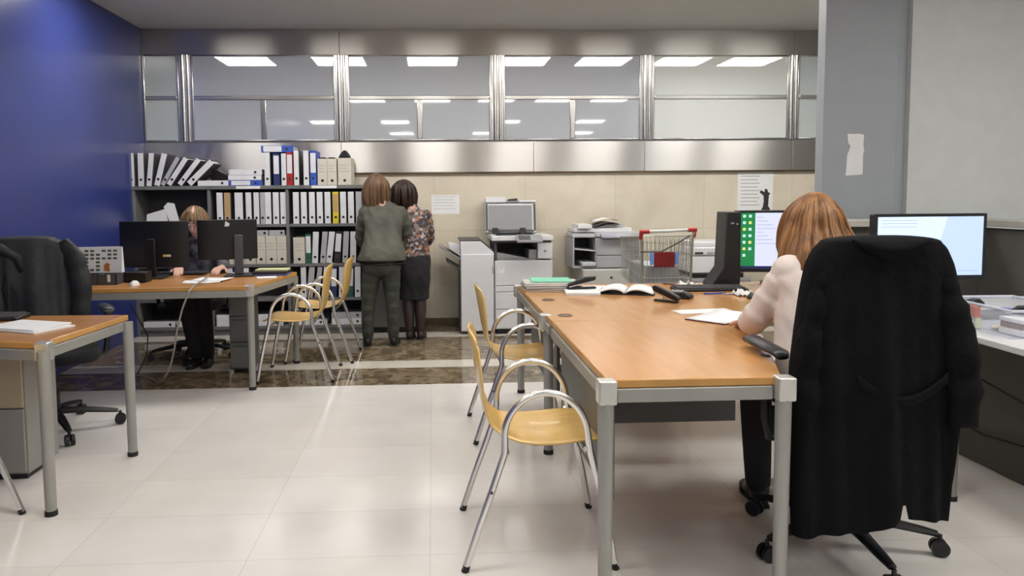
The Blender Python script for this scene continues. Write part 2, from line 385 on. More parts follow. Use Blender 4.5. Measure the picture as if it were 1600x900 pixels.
# near desk + main desk on the right
desk('office_desk', 'short honey-coloured desk end nearest the camera, right of the nearest yellow chair', [[(.555, 2.30), (1.125, 2.30), (1.375, 2.98), (1.45, 3.405), (.555, 3.405)]],
     [(.545, 2.285), (1.125, 2.285)], M_top, [((.585, 2.305), (1.095, 2.305)), ((.556, 2.34), (.556, 3.38)), ((1.13, 2.33), (1.37, 2.97))],
     brackets=[(.548, 2.288), (1.128, 2.288)], panels=[((.60, 2.42), (.60, 3.36), .27, .635), ((.62, 3.36), (1.42, 3.36), .24, .635)])
desk('office_desk', 'long honey-coloured desk carrying the keyboard, folders and screen, with two cable grommets', [[(.555, 3.41), (2.12, 3.41), (2.12, 4.02), (2.56, 4.02), (2.56, 4.80), (.555, 4.80)]],
     [(.575, 3.64), (.575, 4.80), (2.50, 4.76), (2.07, 3.47)], M_top, [((.556, 3.45), (.556, 4.78)), ((.58, 4.79), (2.53, 4.79))],
     brackets=[(.553, 3.60), (.556, 4.775)], grommets=[(.645, 3.56), (.648, 4.10)], panels=[((.64, 3.72), (.64, 4.70), .27, .635)])
# side table at the right
st = thing('side_table', 'white-topped side table along the partition under the right monitor', 'table', (2.8, 3.4, 0))
b = MB(); b.prism([(2.20, 2.20), (3.54, 2.20), (3.54, 3.98), (2.262, 3.98)], .692, .72); b.build('tabletop', mat('white_laminate', (.55, .55, .55), .35, noise_amt=.03), st, world=True, bevel=.004)
b = MB(); b.prism([(2.62, 2.3), (2.64, 2.3), (2.64, 3.95), (2.62, 3.95)], .0, .69); b.build('support_panel', M_part, st, world=True, bevel=.002)
for (x, y) in ((2.197, 2.96), (2.30, 3.90)):
    l = MB(); l.cyl((x, y, .02), (x, y, .69), .022, .024); lo = l.build('leg', M_alu, st, world=True)
    l = MB(); l.cyl((x, y, 0), (x, y, .02), .025, .025); l.build('leg_foot', M_rubber, lo, world=True)
# left near desk
desk('office_desk', 'orange-brown desk at the left edge with a sheaf of white papers', [[(-2.75, 3.36), (-1.625, 3.09), (-1.555, 3.80), (-2.75, 3.86)]],
     [(-1.60, 3.06), (-1.545, 3.76)], M_top2, [((-2.7, 3.355), (-1.65, 3.095)), ((-1.627, 3.12), (-1.562, 3.77)), ((-2.7, 3.85), (-1.60, 3.79))],
     brackets=[(-1.612, 3.09)])
# left far desk
desk('office_desk', 'orange-brown desk by the blue wall with two black monitors', [[(-2.78, 4.87), (-1.235, 4.955), (-1.075, 5.85), (-2.74, 5.78)]],
     [(-1.242, 5.02), (-1.085, 5.80)], M_top2, [((-2.76, 4.875), (-1.25, 4.962)), ((-1.238, 4.99), (-1.082, 5.83)), ((-2.7, 5.77), (-1.11, 5.845))],
     brackets=[(-1.235, 4.985)])
# tall grey pedestal under the far left desk
def pedestal(name, label, x0, x1, y0, y1, h, m, loc=None, drawers=3, mfront=None, group=None, face='y-'):
    r = thing(name, label, 'cabinet', ((x0+x1)/2, (y0+y1)/2, 0))
    b = MB(); b.box(x0, x1, y0, y1, .03, h); b.build('body', m, r, world=True, bevel=.004)
    b = MB(); b.box(x0+.02, x1-.02, y0+.02, y1-.02, 0, .03); b.build('plinth', M_black, r, world=True, smooth=0)
    hh = (h-.05)/drawers
    for k in range(drawers):
        z0 = .04+k*hh
        b = MB(); b.box(x0+.006, x1-.006, y0-.016, y0-.0005, z0+.003, z0+hh-.004); d = b.build('drawer', (mfront if (mfront and k == drawers-1) else m), r, world=True, bevel=.003)
        b = MB(); b.box((x0+x1)/2-.05, (x0+x1)/2+.05, y0-.022, y0-.0165, z0+hh-.035, z0+hh-.022); b.build('drawer_handle', M_dgrey, d, world=True)
    return r
pedestal('drawer_pedestal', 'dark grey drawer pedestal under the right end of the far left desk', -1.52, -1.365, 5.50, 5.76, .64, M_panel)
pedestal('drawer_pedestal', 'beige and grey drawer pedestal under the near left desk', -2.42, -1.90, 3.46, 3.74, .66, mat('warm_grey_steel', (.27, .26, .24), .5, noise_amt=.05), drawers=2, mfront=mat('beige_steel', (.40, .33, .22), .5, noise_amt=.05))
# low cabinet behind the standing women
lc = thing('low_cabinet', 'low dark grey cabinet that the two standing people lean over', 'cabinet', (-.35, 7.2, 0))
b = MB(); b.box(-.60, -.09, 7.05, 7.40, .05, .74); b.build('body', M_shelf, lc, world=True, bevel=.004)
b = MB(); b.box(-.58, -.11, 7.07, 7.39, 0, .05); b.build('plinth', M_black, lc, world=True, smooth=0)
for k in range(2):
    b = MB(); b.box(-.595+k*.25, -.35+k*.255, 7.034, 7.049, .06, .72); d = b.build('door', mat('cabinet_door_grey', (.12, .12, .115), .45, noise_amt=.05), lc, world=True, bevel=.002)
    b = MB(); b.cyl((-.38+k*.06, 7.026, .5), (-.38+k*.06, 7.026, .6), .006); b.build('handle', M_chrome, d, world=True)
b = MB(); b.box(-.61, -.08, 7.03, 7.41, .741, .765); b.build('cabinet_top', M_mgrey, lc, world=True, bevel=.003)

# ------------------------------------------------------------------ shelving unit
SX0, SX1, SYF, SYB = -2.80, -.655, 7.06, 7.40
bays = [SX0, -2.105, -1.375, SX1]
shelf = thing('shelving_unit', 'grey steel shelving unit of three bays packed with binders', 'shelving', ((SX0+SX1)/2, 7.23, 0))
for i, x in enumerate(bays):
    b = MB(); b.box(x-.014, x+.014, SYF, SYB, 0, 1.385); b.build('upright', M_shelf, shelf, world=True, bevel=.003)
SH = [.08, .345, .675, 1.055]      # top surfaces of the boards
for z in SH:
    for i in range(3):
        b = MB(); b.box(bays[i]+.014, bays[i+1]-.014, SYF+.004, SYB-.004, z-.028, z); b.build('shelf_board', M_shelf, shelf, world=True, bevel=.002)
STOP = 1.42
for i in range(3):
    b = MB(); b.box(bays[i]-(.02 if i == 0 else -.001), bays[i+1]+(.02 if i == 2 else -.001), SYF-.01, SYB, 1.386, STOP); b.build('top_board', M_shelf, shelf, world=True, bevel=.003)
b = MB(); b.box(SX0, SX1, SYB-.012, SYB-.002, .0, 1.386); b.build('back_panel', mat('shelf_back', (.045, .045, .045), .6, noise_amt=.1), shelf, world=True, smooth=0)
b = MB(); b.box(SX0+.015, SX1-.015, SYF+.02, SYF+.03, 0, .05); b.build('kick_plate', M_shelf, shelf, world=True, smooth=0)
for (xa, xb) in ((-1.845, -1.62), (-1.14, -.905)):
    b = MB(); b.box(xa, xb, SYF-.0125, SYF-.0105, 1.39, 1.416); b.build('label_strip', M_paper, shelf, world=True, smooth=0)

# ------------------------------------------------------------------ binders
bcol = dict(white=(.76, .76, .79), grey=(.46, .46, .49), cream=(.66, .62, .53), blue=(.035, .10, .50), navy=(.02, .04, .16), red=(.42, .015, .012), yellow=(.75, .60, .03), tan=(.50, .34, .17), green=(.02, .12, .075), black=(.015, .015, .018), side=(.11, .11, .12))
def bm_(n): return mat('binder_'+n, bcol[n], .5, noise_amt=.06)
BPROTO = {}
def binder_proto(kind, t, h, tip):
    """tip: None or colour of the lower third of the spine"""
    key = (kind, t, h, tip)
    if key in BPROTO: return key
    BPROTO[key] = None; return key
cnt = {}
ORD = ['first', 'second', 'third', 'fourth', 'fifth', 'sixth', 'seventh', 'eighth', 'ninth', 'tenth', 'eleventh', 'twelfth']
def binder(x, z, label, kind='white', t=.052, h=.31, lean=0, tip=None, flat=False, y=SYF+.012, d=.27, side='side', group=None, name='lever_arch_binder', label_kind='white', hole=True, holes_right=False):
    """x: centre of the spine at its foot; lean in degrees to the right"""
    key = (kind, t, h, tip, d, side, label_kind, hole)
    if BPROTO.get(key) is None:
        b = MB()
        b.box(-t/2, t/2, .0, .006, 0, h, bm_(kind)); b.box(-t/2, -t/2+.003, .006, d, 0, h, bm_(side)); b.box(t/2-.003, t/2, .006, d, 0, h, bm_(side))
        b.box(-t/2+.004, t/2-.004, .02, d-.012, .008, h-.012, M_paper)
        o = b.build(name, None, None, bevel=.0012, seg=1, smooth=0)
        if tip:
            q = MB(); q.box(-t/2+.004, t/2-.004, -.0016, .0, h*.36, h*.93); q.build('spine_label', bm_(label_kind), o, smooth=0)
        if hole:
            q = MB(); q.cyl((0, -.003, h*.2), (0, .0, h*.2), .0115, n=16); ring = q.build('finger_hole', M_black, o)
            q = MB(); q.tube([(.0118*math.cos(a), -.003, h*.2+.0118*math.sin(a)) for a in [2*PI*k/16 for k in range(16)]], .0016, 6, closed=True); q.build('ring', M_chrome, ring)
        BPROTO[key] = o
    else:
        o = dup(BPROTO[key])
    a = R(lean)
    if flat:
        o.rotation_euler = (0, R(90), 0) if holes_right is False else (0, R(-90), 0)
        o.location = (x, y, z+t/2+.0008)
    else:
        o.rotation_euler = (0, a, 0); o.location = (x, y, z + abs(t/2*math.sin(a))+.0006)
    tag(o, label, 'binder', group)
    return o
def U(u): return -2.822+(u-203)*.005893
XB = lambda u: U(u)
# --- top of the unit, left: eight white binders falling to the right
g = 'white binders tipping over on top of the left bay'
for k, (u, lean, w_) in enumerate([(204.5, 0, .05), (219, 0.6, .052), (231, 6.5, .046), (243.5, 15, .05)]):
    binder(U(u), STOP, 'white binder on top of the shelving, %s from the blue wall' % ORD[k] + (', nearly upright' if k < 2 else ', leaning right'), lean=lean, t=w_, group=g)
for k, (u, lean, w_, kd) in enumerate([(252, 31, .038, 'grey'), (262.0, 34, .045, 'white'), (279, 38, .045, 'white'), (294, 46, .055, 'white')]):
    binder(U(u), STOP, '%s binder on top of the shelving, %s from the blue wall, tipped steeply' % (kd if kd != 'white' else 'white', ORD[k+4]), kind=kd, lean=lean, t=w_, h=.30, group=g)
def flatb(u0, z, label, kind='white', t=.052, tip=None, group=None, right=False, side='side', h=.31, y=SYF+.012, tipcol=None):
    # spine lies along x; rotated +90 about y: local z -> +x
    return binder(u0, z, label, kind=kind, t=t, tip=tip, flat=True, group=group, holes_right=right, side=side, h=h, y=y)
flatb(U(356), STOP, 'white binder lying flat on the shelving next to the tipped binders', t=.05, right=True, h=.285)
g = 'binders lying in a pile of three on the shelving'
flatb(U(409.5), STOP, 'blue-ended white binder lying flat, lowest of the pile of three', kind='blue', tip='blue', t=.05, right=True, group=g)
flatb(U(408.5), STOP+.052, 'white binder lying flat in the middle of the pile of three', t=.045, right=True, group=g)
flatb(U(409.5), STOP+.099, 'white binder lying flat on top of the pile of three', t=.052, right=True, group=g)
g = 'binders standing in a row on top of the shelving'
binder(U(418), STOP, 'white binder standing right of the pile of three, under the blue one', t=.052, group=g)
binder(U(432.5), STOP, 'navy binder with white spine label and bright blue foot', kind='navy', tip='navy', t=.058, h=.30, group=g, side='navy')
binder(U(444.2), STOP, 'white binder standing between the navy binder and the red one', t=.045, h=.30, group=g)
binder(U(453.6), STOP, 'red binder with a white spine label on top of the shelving', kind='red', tip='red', t=.055, h=.31, group=g, side='red')
binder(U(464.2), STOP, 'white binder standing directly right of the red binder', t=.046, h=.325, group=g)
binder(U(479.8), STOP, 'white binder standing directly left of the upright blue binder', t=.05, h=.325, group=g)
binder(U(491), STOP, 'bright blue binder with white spine label, standing upright on the shelving', kind='blue', tip='blue', t=.058, h=.325, group=g, side='blue')
flatb(U(460), STOP+.3115, 'blue binder lying across the tops of the standing binders', kind='blue', tip='blue', t=.062, right=True, group='binders standing in a row on top of the shelving', side='blue', h=.30)
# archive boxes on top
def archive_box(x, z, label, t=.11, h=.25, kind='cream', group=None, y=SYF+.012, d=.30, hole=True):
    b = MB(); b.box(-t/2, t/2, 0, d, 0, h); o = b.build('archive_box', bm_(kind), None, bevel=.002, smooth=0)
    if hole:
        q = MB(); q.cyl((0, -.0015, h*.17), (0, .0, h*.17), .014, n=14); q.build('finger_hole', M_black, o)
    q = MB(); q.box(-t/2+.012, t/2-.012, -.001, 0, h*.5, h*.52, M_ink); q.box(-t/2+.012, t/2-.03, -.001, 0, h*.62, h*.635, M_ink); q.box(-t/2+.012, t/2-.03, -.001, 0, h*.74, h*.755, M_ink); q.build('printed_lines', None, o, smooth=0)
    q = MB(); q.box(-t/2-.001, t/2+.001, .0, d, h, h+.004); q.build('lid', bm_(kind), o, smooth=0)
    o.location = (x, y, z+.0006); tag(o, label, 'archive box', group); return o
g = 'cream archive boxes on top of the shelving'
archive_box(U(505.5), STOP, 'cream archive box right of the upright blue binder, leftmost of three', t=.09, h=.245, group=g)
archive_box(U(521), STOP, 'cream archive box on top of the shelving, middle of three', t=.088, h=.245, group=g)
archive_box(U(541), STOP, 'cream archive box with a black cap on it, rightmost of three', t=.125, h=.25, group=g)
b = MB(); b.prism([(-.055, 0), (.05, 0), (.055, .02), (.02, .07), (-.0, .075), (-.03, .045)], 0, .12, 'y'); b.ell((.03, .0, .015), (.02, .03, .018))
tag(b.build('folded_case', M_black, None, loc=None, bevel=.004), 'small crumpled black case lying on the rightmost cream archive box', 'case').location = (U(540), SYF+.03, STOP+.2555)
for (u, w_) in ((505.5, .06), (520, .06)):
    b = MB(); b.box(-w_/2, w_/2, 0, .15, 0, .012); o = b.build('notebook', M_black, None, bevel=.003); o.location = (U(u), SYF+.03, STOP+.2502)
    tag(o, 'thin black notebook on the %s cream archive box' % ('leftmost' if u < 510 else 'middle'), 'notebook')
# black bag behind the tipped binders
b = MB(); b.prism([(0, 0), (.22, 0), (.17, .05), (.03, .115)], 0, .14, 'y')
tag(b.build('black_folder', M_black, None, bevel=.008), 'black folder slumped behind the last tipped white binder', 'folder').location = (U(323), SYF+.12, STOP+.0525)

# --- second row (z = SH[3])
Z = SH[3]+.0; g = 'binders on the top shelf of the middle bay'
for k, (u, kd, w_) in enumerate([(340.5, 'white', .056), (352.5, 'tan', .058), (370.5, 'white', .075), (386, 'white', .052), (398.5, 'white', .05), (408.2, 'grey', .042), (417, 'white', .056), (429.5, 'white', .056), (441, 'white', .052)]):
    lab = {'tan': 'tan-spined binder on the top shelf of the middle bay', 'grey': 'grey binder among white ones, top shelf of the middle bay'}.get(kd, 'white binder, %s from left on the top shelf of the middle bay' % ORD[k])
    binder(U(u)+.004, Z, lab, kind=kd, t=w_, h=.30, group=g)
g = 'binders on the top shelf of the right bay'
for k, (u, kd, w_) in enumerate([(461.5, 'white', .055), (474, 'white', .055), (487, 'white', .055), (499.5, 'white', .055), (512, 'white', .055), (524.8, 'yellow', .056), (537, 'white', .055), (549.5, 'white', .055), (562, 'grey', .055)]):
    lab = {'yellow': 'tan-labelled binder with yellow foot on the top shelf of the right bay', 'grey': 'grey binder at the right end of the top shelf, beside the women'}.get(kd, 'white binder, %s from left on the top shelf of the right bay' % ORD[k])
    binder(U(u)+.004, Z, lab, kind=kd, t=w_, h=.30, group=g, tip='yellow' if kd == 'yellow' else None, label_kind='tan' if kd == 'yellow' else 'white')
# --- third row
Z = SH[2]; g = 'cream archive boxes on the middle shelf'
for k, (u, w_) in enumerate([(350, .10), (368, .10), (386, .10), (403, .085), (419.5, .100), (436.5, .092)]):
    archive_box(U(u)+.008, Z, 'cream archive box, %s from left on the middle shelf of the middle bay' % ORD[k], t=w_, h=.265, group=g)
flatb(U(417), Z+.2705, 'flat grey-white folder lying on the middle-shelf archive boxes, left', kind='grey', t=.05, right=True, h=.17)
flatb(U(443), Z+.2705, 'flat grey-white folder lying on the middle-shelf archive boxes, right', kind='grey', t=.05, right=True, h=.145)
archive_box(U(464.5)+.006, Z, 'cream archive box at the left end of the right bay, middle shelf', t=.11, h=.245)
binder(U(479)+.008, Z, 'slim green binder with a white spine label on the middle shelf', kind='green', tip='green', t=.052, h=.28, side='green')
for (u, kd, w_, ln, lab) in [(489, 'white', .055, 3, 'white binder right of the slim green binder, middle shelf'), (501.5, 'grey', .05, 5.5, 'grey binder leaning right in the middle of the right bay, middle shelf'),
                             (511.5, 'white', .055, 7, 'white binder leaning right against the black one, middle shelf'), (524.5, 'black', .06, 5, 'black binder with white spine label leaning on the middle shelf'),
                             (537.5, 'grey', .052, 3.5, 'grey binder right of the black binder, middle shelf'), (550.5, 'white', .055, 1.5, 'white binder at the right of the middle shelf, beside the woman in green')]:
    binder(U(u)+.008, Z, lab, kind=kd, t=w_, h=.30, lean=ln, tip='black' if kd == 'black' else None)
# --- fourth row
Z = SH[1]
for (u, kd, w_, ln, lab) in [(470, 'white', .05, 0, 'white binder at the left end of the lower shelf, right bay'), (479, 'grey', .055, 6, 'grey-white binder leaning on the lower shelf, right bay'), (491, 'grey', .045, 7, 'slim grey binder leaning on the lower shelf, right bay'),
                             (503, 'white', .055, 6, 'white binder leaning right behind the arch of a yellow chair, lower shelf'), (518, 'navy', .055, 2, 'navy binder between the yellow chair backs, lower shelf'), (531, 'white', .052, 1, 'white binder just left of the green one, lower shelf'),
                             (545, 'green', .052, 2.5, 'green binder with white spine label on the lower shelf'), (557, 'white', .055, .8, 'white binder at the right end of the lower shelf')]:
    binder(U(u)+.008, Z, lab, kind=kd, t=w_, h=.295, lean=ln, tip=kd if kd in ('green', 'navy') else None)
for (u, kd, w_, lab) in [(352, 'white', .055, 'white binder, leftmost on the lower shelf of the middle bay'), (364, 'blue', .055, 'blue binder seen under the far left desk, lower shelf'), (378, 'white', .055, 'white binder on the lower shelf right of the blue one')]:
    binder(U(u)+.008, Z, lab, kind=kd, t=w_, h=.295)
# --- floor row: binders lying flat
Z = SH[0]
flatb(U(568), Z, 'white binder lying flat on the bottom shelf, right bay, lower of two', t=.06, right=True)
flatb(U(568), Z+.0612, 'grey binder lying flat on the bottom shelf, right bay, upper of two', kind='grey', t=.058, right=True)
flatb(U(508), Z, 'white binder lying flat on the bottom shelf behind the yellow chairs', t=.055, right=True)
for k, u in enumerate((355, 409)):
    flatb(U(u)+.165, Z, 'white binder on the bottom shelf, middle bay, lying flat %s, lower one' % ('at left' if k == 0 else 'at right'), t=.055, right=True)
    flatb(U(u)+.165, Z+.0562, 'white binder on the bottom shelf, middle bay, lying flat %s, upper one' % ('at left' if k == 0 else 'at right'), t=.055, right=True)
for k, u in enumerate((250, 300)):
    flatb(U(u)+.1, Z, 'white binder lying flat on the bottom shelf of the left bay, %s' % ('nearest the wall' if k == 0 else 'behind the seated woman'), t=.055, right=True)
# crumpled papers in the left bay
b = MB()
b.grid(lambda u, v: Vector((-.09+.18*u+.02*math.sin(5*v), .05+.16*v, .02+.10*abs(math.sin(2.2*u+1.4*v))*(1-.4*v))), 7, 7)
tag(b.build('crumpled_paper', M_paper, None, thick=.002), 'crumpled white paper sticking up behind the far left monitor', 'paper').location = (-2.30, 7.14, 1.057)
b = MB(); b.prism([(-.04, 0), (.05, 0), (.0, .20), (-.06, .21), (-.10, .17)], .02, .024, 'y'); b.prism([(-.26, 0.0), (-.05, .0), (-.08, .15), (-.25, .10)], .0, .003, 'y')
tag(b.build('paper_sheet', M_paper, None), 'folded white sheets propped in the left bay above the monitors', 'paper').location = (-2.44, 7.085, 1.057)
# ------------------------------------------------------------------ yellow visitor chairs
def visitor_chair(label, loc, rz, group):
    t = thing('visitor_chair', label, 'chair', loc, rz, group)
    # shell: profile in (x, z): from back top to seat front
    prof = [(-.245, .825), (-.232, .76), (-.218, .68), (-.205, .60), (-.190, .53), (-.165, .475), (-.125, .440), (-.07, .425), (0, .42), (.08, .425), (.15, .432), (.20, .432), (.235, .420)]
    wid = [.165, .195, .20, .185, .160, .150, .155, .185, .205, .21, .205, .195, .170]
    def fn(u, v):
        k = v*(len(prof)-1); i = min(int(k), len(prof)-2); f_ = k-i
        x = prof[i][0]*(1-f_)+prof[i+1][0]*f_; z = prof[i][1]*(1-f_)+prof[i+1][1]*f_; w_ = wid[i]*(1-f_)+wid[i+1]*f_
        s = (u-.5)*2
        back = max(0, 1-k/5.0)
        return Vector((x+(.028*s*s*back), s*w_, z+(0.012*s*s*(1-back)) - (.03*abs(s)**3.5 if k < .6 else 0)))
    b = MB(); b.grid(fn, 13, 37); b.build('seat_shell', M_ply, t, thick=.011, sub=1, smooth=180)
    for sy in (-1, 1):
        pts = []
        W = .242
        yy = lambda z: sy*(W + .012*(1-z/.64))
        for (x, z) in [(-.265, .012), (-.215, .16), (-.165, .30), (-.125, .42)]: pts.append((x, yy(z), z))
        for k in range(1, 26):
            a = PI-PI*k/26; pts.append((.02+.145*math.cos(a), yy(.5), .475+.155*math.sin(a)))
        for (x, z) in [(.175, .42), (.205, .30), (.235, .16), (.262, .012)]: pts.append((x, yy(z), z))
        b = MB(); b.tube(pts, .0125, 16); fr = b.build('arched_side_frame', M_chrome, t, smooth=60)
        for (x, s2) in ((-.2665, -1), (.2635, 1)):
            b = MB(); b.cyl((x, yy(0), 0), (x-.006*s2, yy(0), .022), .0135, .0135); b.build('foot_cap', M_rubber, fr)
        for (x, z) in ((-.172, .285), (.2045, .305)):
            b = MB(); b.cyl((x, yy(z)+sy*.010, z), (x, yy(z)+sy*.016, z), .006, n=8); b.build('stacking_stud', M_dgrey, fr)
    for x, z in ((-.115, .414), (.165, .412)):
        b = MB(); b.tube([(x-.008, -.25, z+.02), (x, -.225, z), (x, -.1, z-.006), (x, .1, z-.006), (x, .225, z), (x-.008, .25, z+.02)], .009, 10); b.build('cross_tube', M_chrome, t, smooth=60)
    return t
gR = 'yellow chairs at the right desk'; gL = 'yellow chairs at the far left desk'
vc = visitor_chair('yellow plywood chair with chrome arches at the near corner of the right desk', (.372, 2.735, 0), R(-1.5), gR)
dup(vc, (.475, 4.06, 0), (0, 0, R(1)), 'yellow plywood chair with chrome arches further back, facing the desk grommets', gR)
dup(vc, (-.985, 5.42, 0), (0, 0, R(181)), 'yellow plywood chair drawn up to the far left desk, nearer of the two', gL)
dup(vc, (-.90, 6.02, 0), (0, 0, R(178)), 'yellow plywood chair nearest the shelving, behind its twin', gL)
c5 = dup(vc, (-1.955, 2.791, 0), (0, 0, R(188)), 'chair of which one pale steel leg shows at the left edge')
if 'group' in c5: del c5['group']
# ------------------------------------------------------------------ photocopier with finisher
cp = thing('photocopier', 'white floor-standing photocopier with its scanner lid raised', 'photocopier', (.84, 7.12, 0))
M_cp = mat('copier_white', (.66, .66, .68), .38, noise_amt=.03)
X0, X1, Y0, Y1 = .578, 1.122, 6.86, 7.40
b = MB(); b.box(X0, X1, Y0, Y1, .05, .70); b.build('cabinet', M_cp, cp, world=True, bevel=.006)
b = MB(); b.box(X0+.02, X1-.01, Y0+.02, Y1-.02, .0, .05); b.build('base', M_black, cp, world=True, smooth=0)
for (z0, z1) in ((.465, .695), (.405, .458), (.24, .398), (.06, .233)):
    b = MB(); b.box(X0+.006, X1-.004, Y0-.014, Y0-.0005, z0, z1); d = b.build('front_door' if z0 > .45 else 'paper_drawer', M_cp, cp, world=True, bevel=.004)
    if z0 < .45:
        b = MB(); b.box(.78, .92, Y0-.017, Y0-.0145, z1-.03, z1-.018); b.build('drawer_handle', M_mgrey, d, world=True)
b = MB(); b.box(.61, .665, Y0-.016, Y0-.0145, .585, .645, M_paper); b.box(.62, .655, Y0-.0165, Y0-.016, .63, .637, M_ink); b.box(.62, .65, Y0-.0165, Y0-.016, .61, .614, M_ink); b.build('notice_sticker', None, cp, world=True, smooth=0)
b = MB(); b.box(X0, X0+.02, Y0, Y1, .70, .865, M_dgrey); b.box(X0, X1, Y1-.12, Y1, .70, .865, M_dgrey); b.box(X0, .98, Y0+.0, Y1-.12, .698, .712, M_mgrey); b.build('output_bay', None, cp, world=True, smooth=0)
b = MB(); b.prism([(X0+.02, .713), (.90, .713), (.80, .735), (X0+.02, .775)], Y0+.02, Y1-.13, 'y'); b.build('output_tray', M_mgrey, cp, world=True, bevel=.003)
b = MB(); b.box(.90, .975, Y0+.01, Y1-.13, .713, .80); b.build('output_divider', M_mgrey, cp, world=True, bevel=.004)
b = MB(); b.box(.98, X1, Y0-.012, Y1, .712, .865); pn = b.build('side_housing', M_cp, cp, world=True, bevel=.006)
b = MB(); b.cyl((1.05, Y0-.0135, .785), (1.05, Y0-.0125, .785), .014, n=16); b.build('emblem', M_mgrey, pn, world=True)
b = MB(); b.box(X0-.03, X1+.005, Y0-.03, Y1, .885, .93, M_cp); b.box(X0-.01, X1-.01, Y0-.005, Y1-.01, .866, .885, M_dgrey); b.build('scanner_unit', None, cp, world=True, bevel=.006)
b = MB(); b.box(X0+.02, .98, Y0+.03, Y1-.06, .9305, .9325); b.build('scanner_glass', glass('scanner_glass', (.03, .035, .04)), cp, world=True, smooth=0)
b = MB(); b.prism([(Y0-.16, .895), (Y0-.03, .945), (Y0-.03, .918), (Y0-.16, .870)], .77, 1.01, 'x', M_mgrey); b.build('control_panel', None, cp, world=True, bevel=.008)
b = MB(); b.prism([(Y0-.15, .9005), (Y0-.06, .9352), (Y0-.06, .9365), (Y0-.15, .9018)], .79, .90, 'x', M_dgrey); b.build('touch_screen', None, cp, world=True, smooth=0)
# lid, hinged at the back and thrown open
lid = thing('lid', None, None); lid.parent = cp; lid.location = (.755-.84, 7.22-7.12, .94)
lid.rotation_euler = (R(-14), 0, R(-2))
b = MB(); b.box(-.235, .265, -.01, .05, .0, .30, M_cp); b.build('lid_shell', None, lid, bevel=.008)
b = MB(); b.box(-.205, .225, -.016, -.0105, .03, .275, mat('lid_pad', (.27, .27, .28), .5, noise_amt=.03)); b.build('lid_pad', None, lid, bevel=.002)
b = MB(); b.box(-.232, -.212, -.014, -.0105, .02, .29, M_dgrey); b.box(.24, .262, -.014, -.0105, .02, .29, M_dgrey); b.box(-.2115, .2395, -.014, -.0105, .008, .026, M_dgrey); b.build('lid_gasket', None, lid, smooth=0)
b = MB(); b.box(-.235, -.03, -.03, .10, .301, .36, M_cp); b.box(.10, .265, -.03, .10, .301, .325, M_cp); b.box(-.03, .10, -.025, .10, .301, .318, M_mgrey); b.build('document_feeder', None, lid, bevel=.006)
b = MB(); b.prism([(-.02, .319), (.08, .319), (.085, .345), (-.01, .335)], -.02, .05, 'y', M_black); b.build('feeder_slot', None, lid)
for x in (-.14, .13):
    b = MB(); b.box(x-.028, x+.028, -.035, .03, -.02, .045, M_black); b.build('hinge', None, lid, bevel=.004)
# finisher
fi = thing('finisher', 'tall white sorter unit with slanted top left of the photocopier', 'finisher', (.41, 7.1, 0))
prof = [(.258, .03), (.572, .03), (.572, .775), (.445, .88), (.258, .88)]
b = MB(); b.prism(prof, 6.87, 7.38, 'y'); b.build('body', M_cp, fi, world=True, bevel=.006)
b = MB(); b.prism([(.25, .881), (.448, .881), (.575, .779), (.575, .792), (.452, .895), (.25, .895)], 6.88, 7.375, 'y'); b.build('top_cover', M_dgrey, fi, world=True, bevel=.003)
b = MB(); b.box(.262, .566, 6.855, 6.8695, .04, .76); b.build('door', M_cp, fi, world=True, bevel=.004)
b = MB(); b.box(.553, .563, 6.851, 6.8545, .58, .645); b.build('door_catch', M_mgrey, fi, world=True)
b = MB(); b.box(.25, .2575, 6.9, 7.35, .03, .62); b.build('side_cover', M_dgrey, fi, world=True)
for k, (zz, ln) in enumerate(((.70, .20), (.60, .13))):
    b = MB(); b.prism([(.257, zz), (.257, zz+.02), (.257-ln, zz+.02+ln*.62), (.257-ln, zz+.005+ln*.62)], 6.92, 7.30, 'y'); b.build('output_tray', M_mgrey if k == 0 else M_dgrey, fi, world=True, bevel=.003)
b = MB(); b.prism([(.257, .735), (.257, .84), (.150, .855), (.150, .815)], 6.95, 7.28, 'y'); b.build('tray_guide', M_cp, fi, world=True, bevel=.004)
for x in (.29, .54):
    b = MB(); b.cyl((x-.01, 7.1, .022), (x+.01, 7.1, .022), .022, n=14); b.cyl((x-.004, 7.1, .02), (x-.004, 7.1, .035), .01, n=8); b.build('caster', M_rubber, fi, world=True)

# ------------------------------------------------------------------ second copier on its cabinet
pc = thing('paper_cabinet', 'cream-grey cabinet with drawers under the grey multifunction printer', 'cabinet', (1.69, 7.2, 0))
M_cg = mat('cream_grey', (.50, .49, .46), .45, noise_amt=.04)
b = MB(); b.box(1.42, 1.96, 6.90, 7.40, .02, .60); b.build('body', M_cg, pc, world=True, bevel=.005)
for (z0, z1) in ((.45, .595), (.25, .44), (.04, .24)):
    b = MB(); b.box(1.425, 1.955, 6.885, 6.8995, z0, z1); d = b.build('drawer', M_cg, pc, world=True, bevel=.004)
    b = MB(); b.cyl((1.69, 6.878, (z0+z1)/2), (1.69, 6.8845, (z0+z1)/2), .010, n=12); b.build('drawer_lock', M_black, d, world=True)
mf = thing('multifunction_printer', 'grey multifunction printer with open side trays on the paper cabinet', 'printer', (1.66, 7.2, .602))
M_mf = mat('mfp_grey', (.36, .36, .38), .42, noise_amt=.04)
b = MB(); b.box(1.555, 1.845, 6.97, 7.38, .605, .895); b.build('body', M_mf, mf, world=True, bevel=.004)
b = MB(); b.box(1.846, 1.985, 6.99, 7.38, .605, .895); b.build('side_door', mat('mfp_grey_dark', (.28, .28, .30), .42, noise_amt=.04), mf, world=True, bevel=.006)
